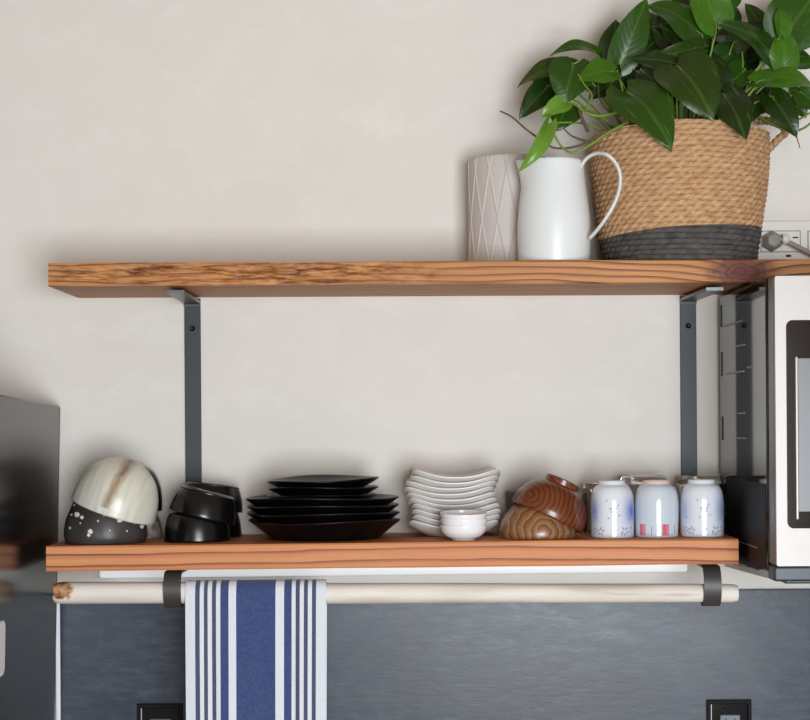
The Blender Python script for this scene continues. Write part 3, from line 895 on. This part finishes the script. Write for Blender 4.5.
def colA(bu, tw, n, n2):
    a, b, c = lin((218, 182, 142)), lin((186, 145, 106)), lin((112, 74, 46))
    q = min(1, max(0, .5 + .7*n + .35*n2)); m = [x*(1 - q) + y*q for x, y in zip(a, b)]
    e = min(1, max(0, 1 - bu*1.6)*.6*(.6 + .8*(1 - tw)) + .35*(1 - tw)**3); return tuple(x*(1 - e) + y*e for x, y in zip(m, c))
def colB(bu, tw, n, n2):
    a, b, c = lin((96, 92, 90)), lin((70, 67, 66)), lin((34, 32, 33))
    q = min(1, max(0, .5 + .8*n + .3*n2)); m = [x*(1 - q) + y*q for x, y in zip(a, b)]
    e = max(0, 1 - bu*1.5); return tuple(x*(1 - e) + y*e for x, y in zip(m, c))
bk = empty('woven_basket', bc_, 'round woven rope basket with a charcoal base band, holding the leafy plant', 'basket')
def ztop(t): return BH - .004 + .004*noise.noise(Vector((sin(t)*2, cos(t)*2, 0))) + .003*cos(2*t)
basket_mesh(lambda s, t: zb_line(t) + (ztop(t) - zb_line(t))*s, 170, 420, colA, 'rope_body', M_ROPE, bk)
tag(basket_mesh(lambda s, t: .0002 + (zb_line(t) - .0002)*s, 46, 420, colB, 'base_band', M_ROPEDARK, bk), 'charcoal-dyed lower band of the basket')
lathe('bottom', [(.0005, .0004), (72*sb_, .0004), (73*sb_, .003), (72*sb_, .006), (.0005, .006)], M_ROPEDARK, bk, seg=96, sy=KY, colfn=lambda *a: lin((60, 57, 57)))
def ear(sign, name='handle'):
    pts = [(768, 150, YB), (778, 139.5, YB - .02), (785.5, 132, YB - .03), (780, 124.5, YB - .03), (768, 121, YB - .02), (757, 121, YB - .0)]
    vs = [W(a, b, c) - bc_ for a, b, c in pts]
    if sign < 0: vs = [Vector((-q.x*.96, q.y, q.z)) for q in vs]
    path = smooth_profile([tuple(q) for q in vs], 70)
    V, Fc, C = [], [], []
    Vv = []
    seg = 16
    for i, p in enumerate(path):
        t = (path[min(69, i + 1)] - path[max(0, i - 1)]).normalized()
        n1 = t.orthogonal().normalized(); n1 = Vector((0, 1, 0)); n1 = (n1 - t*n1.dot(t)).normalized(); n2 = t.cross(n1)
        for j in range(seg):
            q = 2*pi*j/seg
            tw = .5 + .5*sin(i*.9 + 2*q)
            r_ = .0062*(.8 + .2*tw)
            V.append(p + (n1*1.5*cos(q) + n2*sin(q))*r_); C.append(colA(.6 + .4*tw, tw, noise.noise(Vector((i*.2, j*.5, 0))), 0))
    for i in range(69):
        for j in range(seg):
            x, y = i*seg + j, i*seg + (j + 1) % seg
            Fc.append([x, y, y + seg, x + seg])
    Fc.append(list(range(seg))[::-1]); Fc.append([69*seg + j for j in range(seg)])
    mesh(name, V, Fc, M_ROPE, bk, smooth=75, col=C)
ear(1)

# ------------------------------------------------------------------ plant
SOIL_Z = BH - .022
plant = empty('potted_pothos', (bc_.x, bc_.y, bc_.z + .008), 'trailing green plant with glossy heart-shaped leaves in the rope basket', 'plant')
PO = Vector((bc_.x, bc_.y, bc_.z + .008))
lathe('soil', [(.0005, 0), (66*sb_, 0), (70*sb_, .05), (74*sb_, SOIL_Z - .012), (60*sb_, SOIL_Z - .004), (.0005, SOIL_Z)], M_SOIL, plant, seg=64, sy=KY)
LV, LF, LC, LU = [], [], [], []
SV, SF = [], []
def leaf(base, tip, wid, col, bend=.15, fold=.35, roll=0., nrm=(0, -1, .25), curl=.0, petiole=True, root=None):
    """base/tip world points, wid full width in metres"""
    base, tip = Vector(base), Vector(tip)
    al = tip - base; L = al.length; al = al/L
    n0 = Vector(nrm); n0 = (n0 - al*n0.dot(al)).normalized()
    n0 = Matrix.Rotation(roll, 3, al) @ n0
    sd = al.cross(n0)
    nt, ns = 22, 11
    k0 = len(LV)
    ph = random.random()*6
    for i in range(nt):
        t = i/(nt - 1)
        w = (max(0, 1 - t)**.88)*(t + .006)**.36
        wm = .565
        w = w/wm*wid/2
        if t > .9: w *= 1 - .35*((t - .9)/.1)
        for j in range(ns):
            s = -1 + 2*j/(ns - 1)
            lobe = .16*L*(abs(s)**1.5)*max(0, 1 - t*2.2)**2
            arch = bend*L*(4*t*(1 - t))*.5 - curl*L*t**2.2
            lift = fold*abs(s)**1.3*w - .10*w*abs(s)**3
            ripple = .035*wid*sin(t*9 + ph + s*2)*abs(s)**2
            p = base + al*(t*L - lobe) + sd*(s*w) + n0*(arch + lift*.7 + ripple)
            LV.append(p - PO)
            v = .92 + .16*random.random()
            LC.append(tuple(c*v for c in col)); LU.append((s*w/(wid/2), t, ph))
    for i in range(nt - 1):
        for j in range(ns - 1):
            a = k0 + i*ns + j
            LF.append([a, a + 1, a + ns + 1, a + ns])
    if petiole:
        if root is None: root = Vector((bc_.x + (base.x - bc_.x)*.45, bc_.y + (base.y - bc_.y)*.4, bc_.z + SOIL_Z + .008))
        m = base.lerp(root, .5) + Vector((0, 0, .012)) - n0*.004
        path = smooth_profile([tuple(root - PO), tuple(m - PO), tuple(base - PO), tuple(base + al*.15*L + n0*(bend*L*.25) - PO)], 14)
        v, f = tube_vf(path, [.0016]*10 + [.0014, .0012, .0010, .0006], 6)
        k1 = len(SV); SV.extend(v); SF.extend([[q + k1 for q in g] for g in f])
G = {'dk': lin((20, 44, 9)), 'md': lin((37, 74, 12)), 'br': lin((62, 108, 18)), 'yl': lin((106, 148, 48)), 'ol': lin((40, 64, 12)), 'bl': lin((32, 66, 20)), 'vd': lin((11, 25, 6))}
def PL(b, t, w, c, yb=-.15, yt=-.19, **kw):
    leaf(W(*b, yb), W(*t, yt), mm(w*1.38, (yb + yt)/2), G[c], **kw)
# front layer, (base px), (tip px), width px
PL((620, 64), (647, -2), 30, 'md', -.15, -.15, fold=.3, bend=.10, roll=.12)
PL((612, 64), (616, 19), 26, 'dk', -.12, -.11, fold=.2, roll=-.2)
PL((703, 38), (648, 5), 40, 'md', -.16, -.15, fold=.2, bend=.25, nrm=(.1, -1, .7))
PL((694, 40), (651, 22), 26, 'dk', -.11, -.09)
PL((700, 47), (653, 56), 20, 'ol', -.17, -.19, fold=.3, nrm=(0, -1, -.5))
PL((684, 66), (627, 59), 20, 'dk', -.18, -.19, fold=.2, bend=.2)
PL((717, 26), (696, -26), 36, 'br', -.17, -.16, fold=.35, bend=.1)
PL((778, 66), (718, 23), 32, 'bl', -.17, -.20, fold=.18, bend=.3, nrm=(.2, -1, .6))
PL((770, 42), (745, 3), 21, 'dk', -.10, -.09, fold=.3)
PL((730, 24), (738, 8), 16, 'dk', -.10, -.10)
PL((784, 36), (822, -14), 52, 'md', -.18, -.17, fold=.2, bend=.15)
PL((781, 35), (778, 6), 18, 'br', -.19, -.18, fold=.6, roll=.4)
PL((784, 68), (783, 28), 26, 'br', -.19, -.18, fold=.3)
PL((780, 62), (815, 60), 26, 'dk', -.13, -.13, nrm=(0, -1, .6))
PL((756, 83), (818, 90), 30, 'br', -.19, -.2, fold=.18, bend=.35, nrm=(0, -1, .9))
PL((778, 66), (822, 66), 22, 'md', -.16, -.17, nrm=(0, -1, .8))
PL((770, 96), (797, 139), 26, 'dk', -.20, -.22, fold=.3, bend=.25)
PL((676, 66), (714, 122), 52, 'ol', -.20, -.255, fold=.22, bend=.3)
PL((722, 94), (746, 141), 36, 'dk', -.20, -.262, fold=.22, bend=.25)
PL((626, 92), (672, 151), 48, 'md', -.20, -.262, fold=.22, bend=.32, roll=-.1)
PL((614, 72), (577, 82), 28, 'br', -.17, -.18, fold=.25, bend=.3, nrm=(0, -1, .6))
PL((597, 54), (548, 58), 15, 'md', -.13, -.14, fold=.3, bend=.5, nrm=(0, -1, .8))
PL((572, 66), (517, 88), 22, 'ol', -.13, -.14, fold=.3, bend=.3, nrm=(0, -1, .9))
PL((574, 64), (563, 106), 40, 'md', -.16, -.18, fold=.2, bend=.3)
PL((549, 86), (519, 119), 22, 'dk', -.12, -.13, fold=.25, bend=.2)
PL((566, 103), (541, 117), 17, 'yl', -.18, -.19, fold=.35, bend=.35)
PL((568, 106), (556, 131), 30, 'md', -.16, -.18, fold=.25, bend=.25)
PL((548, 124), (514, 174), 15, 'yl', -.20, -.215, fold=.5, bend=.55, roll=-.45, curl=-.1)
PL((617, 80), (588, 100), 20, 'dk', -.14, -.15)
PL((640, 70), (668, 96), 34, 'dk', -.15, -.19, fold=.2)
PL((690, 62), (735, 100), 40, 'dk', -.15, -.18, fold=.2)
PL((745, 70), (722, 92), 26, 'md', -.15, -.17)
PL((758, 96), (748, 124), 22, 'dk', -.17, -.20)
PL((735, 52), (706, 70), 26, 'bl', -.13, -.14)
PL((660, 36), (636, 62), 24, 'dk', -.11, -.12)
PL((700, 60), (712, 20), 30, 'dk', -.10, -.09)
PL((672, 30), (668, 2), 26, 'dk', -.09, -.08)
PL((742, 50), (725, 22), 22, 'vd', -.09, -.08)
PL((800, 92), (826, 112), 24, 'md', -.14, -.14)
PL((788, 92), (806, 118), 20, 'ol', -.13, -.13)
PL((598, 88), (578, 66), 22, 'dk', -.11, -.10)
PL((555, 78), (530, 104), 24, 'dk', -.10, -.10)
PL((640, 88), (622, 106), 20, 'vd', -.12, -.12)
PL((720, 4), (742, -22), 28, 'md', -.12, -.12)
PL((690, 2), (668, -24), 28, 'dk', -.10, -.09)
rr = random.Random(11)
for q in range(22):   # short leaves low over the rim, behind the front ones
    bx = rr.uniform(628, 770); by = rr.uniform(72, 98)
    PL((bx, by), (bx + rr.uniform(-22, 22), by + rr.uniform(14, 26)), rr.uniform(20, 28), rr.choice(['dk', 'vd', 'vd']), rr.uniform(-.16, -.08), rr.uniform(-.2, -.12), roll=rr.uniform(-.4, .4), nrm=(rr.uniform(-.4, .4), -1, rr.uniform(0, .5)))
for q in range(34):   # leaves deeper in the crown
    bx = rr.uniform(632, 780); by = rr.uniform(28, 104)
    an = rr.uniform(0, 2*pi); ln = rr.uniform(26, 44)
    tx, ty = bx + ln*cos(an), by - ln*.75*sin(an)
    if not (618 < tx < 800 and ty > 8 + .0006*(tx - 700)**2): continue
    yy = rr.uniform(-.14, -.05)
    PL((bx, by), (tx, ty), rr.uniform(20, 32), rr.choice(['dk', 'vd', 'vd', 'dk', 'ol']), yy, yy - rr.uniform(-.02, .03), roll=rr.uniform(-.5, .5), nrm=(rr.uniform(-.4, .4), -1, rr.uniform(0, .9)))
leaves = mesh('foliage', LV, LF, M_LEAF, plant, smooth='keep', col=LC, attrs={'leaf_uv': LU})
for p_ in leaves.data.polygons: p_.use_smooth = True
mesh('petioles', SV, SF, M_VINE, plant, smooth=60)
def vine(pts, rad, mat, name):
    path = smooth_profile([tuple(W(a, b, c) - PO) for a, b, c in pts], 50)
    n = len(path)
    mesh(name, *tube_vf(path, [rad*(1 - .4*i/n) for i in range(n)], 8), mat, plant, smooth=60)
vine([(640, 122, -.17), (622, 128, -.2), (598, 136, -.21), (578, 146, -.205), (555, 148, -.20), (540, 139, -.20), (527, 130, -.20), (512, 117, -.2), (500, 111, -.2)], .0022, M_TWIG, 'vine')
vine([(628, 122, -.2), (606, 134, -.212), (590, 145, -.215), (574, 153, -.215), (562, 147, -.21), (553, 133, -.21), (547, 124, -.2)], .0025, M_VINE, 'vine')
vine([(620, 112, -.19), (600, 116, -.2), (585, 112, -.2), (575, 104, -.195), (567, 102, -.19)], .0024, M_VINE, 'vine')
vine([(625, 118, -.17), (610, 112, -.16), (600, 100, -.16), (598, 84, -.16)], .0017, M_TWIG, 'vine')
vine([(588, 132, -.19), (582, 118, -.19), (578, 106, -.19)], .0030, M_TWIG, 'vine')
vine([(585, 141, -.19), (572, 136, -.19), (563, 128, -.19)], .0018, M_TWIG, 'vine')
vine([(586, 111, -.21), (592, 96, -.2), (584, 84, -.19), (578, 74, -.185)], .0016, M_VINE, 'vine')
vine([(752, 112, -.15), (772, 124, -.17), (790, 131, -.18), (804, 128, -.17), (818, 116, -.16)], .0026, M_VINE, 'vine')
vine([(758, 108, -.15), (780, 116, -.15), (800, 104, -.14), (818, 92, -.14)], .0019, M_TWIG, 'vine')
vine([(770, 118, -.16), (792, 122, -.16), (812, 112, -.15), (826, 108, -.15)], .0020, M_VINE, 'vine')
vine([(786, 100, -.2), (794, 126, -.215), (797, 138, -.22), (800, 148, -.215)], .0012, M_TWIG, 'vine')
vine([(745, 100, -.18), (756, 86, -.185), (764, 76, -.185)], .0020, M_VINE, 'vine')
vine([(730, 86, -.15), (742, 70, -.15), (742, 50, -.15)], .0016, M_VINE, 'vine')
vine([(622, 118, -.19), (624, 104, -.2), (622, 88, -.18), (617, 70, -.16)], .0020, M_VINE, 'vine')

# ------------------------------------------------------------------ fridge
def make_fridge():
    pb = W(61.5, 405.5, -.03)          # top rear corner nearest the shelves
    root = empty('fridge', (pb.x, -.03, 0), 'dark glossy fridge at the left edge, its side panel facing the shelves', 'fridge')
    H = pb.z
    lean = math.tan(R(1.45)); pitch_ = (W(0, 393.2, -.445).z - pb.z)/.415
    def tr(q):   # adjusted feet: the cabinet leans slightly
        x, y, z = q
        return Vector((x + (z - H)*lean, y, z - y*0 + max(0, z/H)*(-y)*pitch_))
    v, f = box_vf(-.62, 0, -.60, -.012, .04, H, .004); mesh('cabinet', [tr(q) for q in v], f, M_FRIDGE, root)
    v, f = box_vf(-.615, -.0015, -.012, 0, .05, H - .002, .002); mesh('back_panel', [tr(q) for q in v], f, M_SEAL, root)
    v, f = box_vf(-.62, 0, -.66, -.604, .06, H, .006); mesh('door', [tr(q) for q in v], f, M_FRIDGE, root)
    for sx_ in (-.57, -.05):
        for sy_ in (-.56, -.06):
            p = tr(Vector((sx_, sy_, .04)))
            lathe('foot', [(.001, 0), (.018, 0), (.02, .004), (.018, .044), (.001, .044)], M_SLOT, root, 24, loc=(p.x, p.y, 0))
    # white plate stuck on the side panel
    y1, y0 = -.445, -.51
    zt, zb = W(4, 619.5, y1).z, W(4, 675, y1).z
    x0 = tr(Vector((0, 0, (zt + zb)/2))).x
    n = 8; pts = []
    w_, h_ = .085, zt - zb; rr_ = .012
    for cx_, cy_, a0 in ((w_/2 - rr_, h_/2 - rr_, 0), (-w_/2 + rr_, h_/2 - rr_, 90), (-w_/2 + rr_, -h_/2 + rr_, 180), (w_/2 - rr_, -h_/2 + rr_, 270)):
        for i in range(n + 1):
            a = R(a0 + 90*i/n); pts.append((cx_ + rr_*cos(a), cy_ + rr_*sin(a)))
    V = []; m = len(pts)
    for dep, ins in ((0, 1), (.005, 1), (.0062, .97)):
        for (a, b) in pts: V.append(Vector((dep + b*ins*lean, a*ins, b*ins)))
    Fc = [[i for i in range(m)][::-1], [2*m + i for i in range(m)]]
    for L_ in range(2):
        for i in range(m):
            j = (i + 1) % m; Fc.append([L_*m + i, L_*m + j, L_*m + m + j, L_*m + m + i])
    edge_y = None
    # right (rear) edge should land on px 6.6
    xx = pb.x + x0 + .0004
    d = (xx + .0062)*F/(3.8 - 407.0)      # approx depth
    ye = d - D
    o = mesh('magnet_plate', V, Fc, M_WHITEBOWL, loc=(xx, ye - w_/2, (zt + zb)/2))
    zc_ = W(6, 647, ye).z; o.location.z = zc_
    o.scale = (1, 1, (W(6, 619.5, ye).z - W(6, 675, ye).z)/h_)
    tag(o, 'white rounded plate stuck to the side of the dark fridge', 'magnet')
make_fridge()

# ------------------------------------------------------------------ oven / microwave
def make_oven():
    XS = W(766.2, 420, -.38).x
    yb, yf = -.033, -.38
    dtop = W(773, 276, -.425).z
    zt = dtop + .0015
    zbf = W(765, 578.3, yf).z; zbb = W(727.8, 568.8, -.10).z
    root = empty('microwave_oven', (XS, -.2, zbf), 'silver-fronted microwave oven with glossy black side under the golden shelf', 'microwave oven')
    O = root.location
    def L(q): return Vector(q) - Vector(O)
    WID = .50
    # cabinet with a base that rises slightly to the rear
    pts = [(yf, zt), (yb, zt), (yb, zbb + .006), (yf, zbf + .010)]
    V = [L((XS + dx, a, b)) for dx in (0, WID) for a, b in pts]
    Fc = [[0, 1, 2, 3], [7, 6, 5, 4]] + [[i, (i + 1) % 4, 4 + (i + 1) % 4, 4 + i] for i in range(4)]
    bm = bmesh.new(); vv = [bm.verts.new(q) for q in V]; [bm.faces.new([vv[i] for i in f_]) for f_ in Fc]
    bmesh.ops.recalc_face_normals(bm, faces=bm.faces)
    bmesh.ops.bevel(bm, geom=bm.edges[:], offset=.002, segments=2, affect='EDGES', profile=.5)
    bm.verts.index_update()
    mesh('cabinet', [q.co.copy() for q in bm.verts], [[q.index for q in f_.verts] for f_ in bm.faces], M_MWSIDE, root); bm.free()
    # base plate under the side
    pts = [(yf - .006, zbf + .010), (yb - .02, zbb + .006), (yb - .02, zbb), (yf - .006, zbf)]
    V = [L((XS + .0015 + dx, a, b)) for dx in (0, WID - .003) for a, b in pts]
    mesh('base', V, Fc, M_MWSIDE, root)
    zlow = W(745, 480, -.2).z  # added black sheet, stands in for the dark reflection low on the side
    v, f = box_vf(XS - .0012, XS + .003, yf + .004, yb - .004, 0, 1, .0)
    v = [Vector((q.x, q.y, (zlow if q.z > .5 else (zbf + .012 + (zbb - zbf - .004)*(q.y - yf)/(yb - yf))))) for q in v]
    mesh('dark_reflection_sheet', [L(q) for q in v], f, M_MWLOW, root)
    # mount to the wall
    v, f = box_vf(XS + .03, XS + WID - .03, yb + .0002, -.0132, zt - .12, zt - .02, .002); mesh('wall_mount', [L(q) for q in v], f, M_SLOT, root)
    # pressed vents: short vertical slots near the rear edge and horizontal ribs
    def side_pt(px, py):   # where the view ray meets the side panel
        lo_, hi_ = yf, yb
        for _ in range(40):
            m_ = (lo_ + hi_)/2
            if W(px, py, m_).x < XS: lo_, hi_ = m_, hi_
            else: lo_, hi_ = lo_, m_
            # x grows with depth for px > 407
        return W(px, py, (lo_ + hi_)/2)
    for (px, a, b) in ((721.2, 305, 327), (721.8, 352, 376), (722.5, 416.5, 440)):
        p, q = side_pt(px, a), side_pt(px, b)
        v, f = box_vf(XS - .0006, XS + .002, p.y - .006, p.y + .006, q.z, p.z, .0003)
        mesh('vent_slot', [L(s) for s in v], f, M_SLOT, root)
    ribs = [(723, 327.5, 742, 320), (737, 346.5, 745, 344.5), (727, 375, 744, 370), (748, 368, 752, 366.5), (738.5, 414, 745, 412.5), (738, 439, 745.5, 437.5), (740, 543, 758.5, 546.5)]
    for (xa, ya, xb, yb2) in ribs:
        p, q = side_pt(xa, ya), side_pt(xb, yb2)
        v, f = box_vf(XS - .0018, XS + .001, min(p.y, q.y), max(p.y, q.y), (p.z + q.z)/2 - .0012, (p.z + q.z)/2 + .0012, .0006)
        mesh('side_rib', [L(s) for s in v], f, M_STEELPLATE, root)
    p, q = side_pt(742, 563), side_pt(757, 568)
    v, f = box_vf(XS - .0006, XS + .002, min(p.y, q.y), max(p.y, q.y), (p.z + q.z)/2 - .002, (p.z + q.z)/2 + .002, .0003)
    mesh('vent_slot', [L(s) for s in v], f, M_SLOT, root)
    # door
    yd0, yd1 = yf - .001, -.425
    zdb = W(777, 566.3, yd1).z
    door = empty('door', (0, 0, 0), None, None); door.parent = root
    # door edge liner (grey) and the silver front frame with a window opening
    v, f = box_vf(XS + .003, XS + WID, yd0 - .036, yd0, zdb, dtop, .002); mesh('door_liner', [L(q) for q in v], f, M_MWGREY, door)
    xw = W(786.6, 420, yd1).x; zw1 = W(790, 320, yd1).z; zw0 = W(790, 528.5, yd1).z; xe = XS + WID - .10
    def rrect(x0, x1, z0, z1, r, n=8):
        P = []
        for cx_, cz_, a0 in ((x1 - r, z1 - r, 0), (x0 + r, z1 - r, 90), (x0 + r, z0 + r, 180), (x1 - r, z0 + r, 270)):
            for i in range(n + 1):
                a = R(a0 + 90*i/n); P.append((cx_ + r*cos(a), cz_ + r*sin(a)))
        return P
    o_ = rrect(XS + .0035, XS + WID, zdb, dtop, .003); i_ = rrect(xw, xe, zw0, zw1, .009)
    m = len(o_); V = []
    ya, yb_ = yd1, yd0 - .0355
    for P, y in ((o_, ya), (i_, ya), (i_, yb_), (o_, yb_)): V += [L((a, y, b)) for a, b in P]
    Fc = []
    for A in range(4):
        B = (A + 1) % 4
        for i in range(m):
            j = (i + 1) % m; Fc.append([A*m + i, A*m + j, B*m + j, B*m + i])
    mesh('front_frame', V, Fc, M_MWSTEEL, door, smooth=30)
    v, f = box_vf(xw - .002, xe + .002, yd0 - .0365, yd0 - .0345, zw0 - .002, zw1 + .002); mesh('window_glass', [L(q) for q in v], f, M_MWGLASS, door)
    xs_, z1_, z0_ = W(799, 420, yd1).x, W(800, 358, yd1).z, W(800, 512, yd1).z
    v, f = box_vf(xs_, xe - .012, yd0 - .0385, yd0 - .0367, z0_, z1_, .0005); mesh('window_screen', [L(q) for q in v], f, M_MWSCREEN, door)
    v, f = box_vf(xs_ - .0035, xs_ - .0002, yd0 - .040, yd0 - .0367, zw0 + .012, z1_ + .002, .0006); mesh('screen_edge', [L(q) for q in v], f, M_PINKEDGE, door)
    # dark base strip below the door
    v, f = box_vf(XS + .001, XS + WID, -.420, yf, zbf - .001, zdb - .0008, .003); mesh('base_strip', [L(q) for q in v], f, M_MWBASE, root)
    v, f = box_vf(XS + .02, XS + WID - .02, -.40, yf + .02, zbf - .006, zbf - .0005, .002); mesh('foot_rail', [L(q) for q in v], f, M_MWBASE, root)
make_oven()

# ------------------------------------------------------------------ outlets
def wall_outlet():
    y = 0
    x0, x1 = W(752, 240, y).x, W(846, 240, y).x
    z1, z0 = W(790, 221.2, y).z, W(790, 270, y).z
    root = empty('power_outlet', ((x0 + x1)/2, 0, (z0 + z1)/2), 'wide white wall socket plate above the shelf, right of the basket', 'power outlet')
    O = root.location
    def B(name, px0, px1, py1, py0, ya, yb, mat, bev=.001):
        a, b = W(px0, py1, yb), W(px1, py0, yb)
        v, f = box_vf(a.x, b.x, yb, ya, b.z, a.z, bev); return mesh(name, [q - O for q in v], f, mat, root)
    v, f = box_vf(x0, x1, -.007, -.0005, z0, z1, .002); mesh('cover_plate', [q - O for q in v], f, M_PLASTIC, root)
    for a, b in ((760.5, 801), (807.5, 841)):
        B('gap_line', a, b, 230.6, 252.2, -.0068, -.0078, M_GREYPLUG, .0003)
        B('socket_insert', a + .9, b - .9, 231.4, 251.4, -.0068, -.0092, M_PLASTIC)
        B('slot', a + 32.2 - (0 if a < 800 else 8), a + 37.8 - (0 if a < 800 else 8), 236.8, 238.2, -.009, -.0095, M_SLOT, .0001)
    B('screw_hole', 786, 791, 254.6, 257, -.0068, -.0074, M_SLOT, .0002)
    # plug
    c = W(771, 241.8, -.0093)
    pr = empty('power_plug', (c.x, -.0098, c.z), 'grey plug with a cord pushed into the white wall socket', 'plug')
    lathe('plug_body', [(.001, 0), (.0155, 0), (.0168, .003), (.0165, .012), (.0135, .020), (.010, .024), (.001, .026)], M_GREYPLUG, pr, 6, loc=(0, 0, 0), rot=(R(90), 0, R(0)), smooth=25)
    lathe('strain_collar', [(.001, .0), (.0075, 0), (.0085, .003), (.0085, .008), (.006, .011), (.001, .012)], M_PLASTIC, pr, 24, loc=(.014, -.018, .002), rot=(0, R(90), 0))
    pts = [(776, 240, -.028), (782, 239.3, -.03), (790, 243, -.03), (802, 249, -.03), (815, 255.5, -.03), (835, 262.5, -.03)]
    path = smooth_profile([tuple(W(*q) - Vector(pr.location)) for q in pts], 40)
    mesh('cord', *tube_vf(path, .0040, 12), M_GREYPLUG, pr, smooth=60)
wall_outlet()
def splash_outlet(px0, px1, py, label):
    y = -.012
    a = W(px0, py, y - .006); b = W(px1, py, y - .006)
    w = b.x - a.x; h = w*1.05
    root = empty('glass_outlet', ((a.x + b.x)/2, y, a.z - h/2), label, 'power outlet', 'black framed outlets on the backsplash')
    o_ = [(-w/2, -h/2), (w/2, -h/2), (w/2, h/2), (-w/2, h/2)]; t = .0052
    i_ = [(-w/2 + t, -h/2 + t), (w/2 - t, -h/2 + t), (w/2 - t, h/2 - t), (-w/2 + t, h/2 - t)]
    V = []
    for P, yy in ((o_, -.009), (i_, -.009), (i_, -.0003), (o_, -.0003)): V += [Vector((p, yy, q)) for p, q in P]
    Fc = [[A*4 + i, A*4 + (i + 1) % 4, ((A + 1) % 4)*4 + (i + 1) % 4, ((A + 1) % 4)*4 + i] for A in range(4) for i in range(4)]
    mesh('frame', V, Fc, M_OUTFRAME, root)
    v, f = box_vf(-w/2 + t, w/2 - t, -.006, -.0003, -h/2 + t, h/2 - t, .0015); mesh('cover_plate', v, f, M_CHROME, root)
    v, f = box_vf(-w/2 + t + .0006, -w/2 + t + .0022, -.0075, -.004, -h/2 + t + .001, h/2 - t - .001, .0004); mesh('bright_edge', v, f, M_MWSTEEL, root)
    v, f = box_vf(-w/2 + .020, w/2 - .018, -.0095, -.004, -h/2 + .018, h/2 - .023, .0015); mesh('socket', v, f, M_OUTSOCK, root)
    for dx in (-.006, .008):
        v, f = box_vf(dx - .001, dx + .001, -.0098, -.0093, -.004, .008); mesh('slot', v, f, M_SLOT, root)
splash_outlet(137.2, 182.5, 704.2, 'black framed outlet on the dark backsplash, beside the striped towel')
splash_outlet(707.0, 751.2, 700.2, 'black framed outlet on the lighter end of the backsplash, below the oven')

# ------------------------------------------------------------------ light
def area(name, loc, target, sx, sy, power, col):
    l = bpy.data.lights.new(name, 'AREA'); l.shape = 'RECTANGLE'; l.size = sx; l.size_y = sy; l.energy = power; l.color = col
    o = bpy.data.objects.new(name, l); COL.objects.link(o); o.location = loc
    o.rotation_euler = (Vector(target) - Vector(loc)).to_track_quat('-Z', 'Y').to_euler()
    return o
area('kitchen_window', (.55, -3.8, 1.24), (.1, 0, 1.45), 1.2, 1.3, 118, (.91, .965, 1.0))
w = bpy.data.worlds.new('World'); SC.world = w; w.use_nodes = True
nt = w.node_tree; bg = nt.nodes['Background']
tc = nt.nodes.new('ShaderNodeTexCoord'); sp = nt.nodes.new('ShaderNodeSeparateXYZ'); rp = nt.nodes.new('ShaderNodeValToRGB')
mp = nt.nodes.new('ShaderNodeMapRange'); mp.inputs[1].default_value = -1; mp.inputs[2].default_value = 1
nt.links.new(tc.outputs['Generated'], sp.inputs[0]); nt.links.new(sp.outputs[2], mp.inputs[0]); nt.links.new(mp.outputs[0], rp.inputs[0])
e = rp.color_ramp.elements
e[0].position = .38; e[0].color = (.60, .62, .66, 1)
e[1].position = .62; e[1].color = (.60, .43, .30, 1)
nt.links.new(rp.outputs[0], bg.inputs[0]); bg.inputs[1].default_value = .52

SC.view_settings.view_transform = 'Standard'; SC.view_settings.look = 'None'
SC.view_settings.gamma = 1; SC.view_settings.exposure = 0.0; SC.view_settings.use_curve_mapping = False
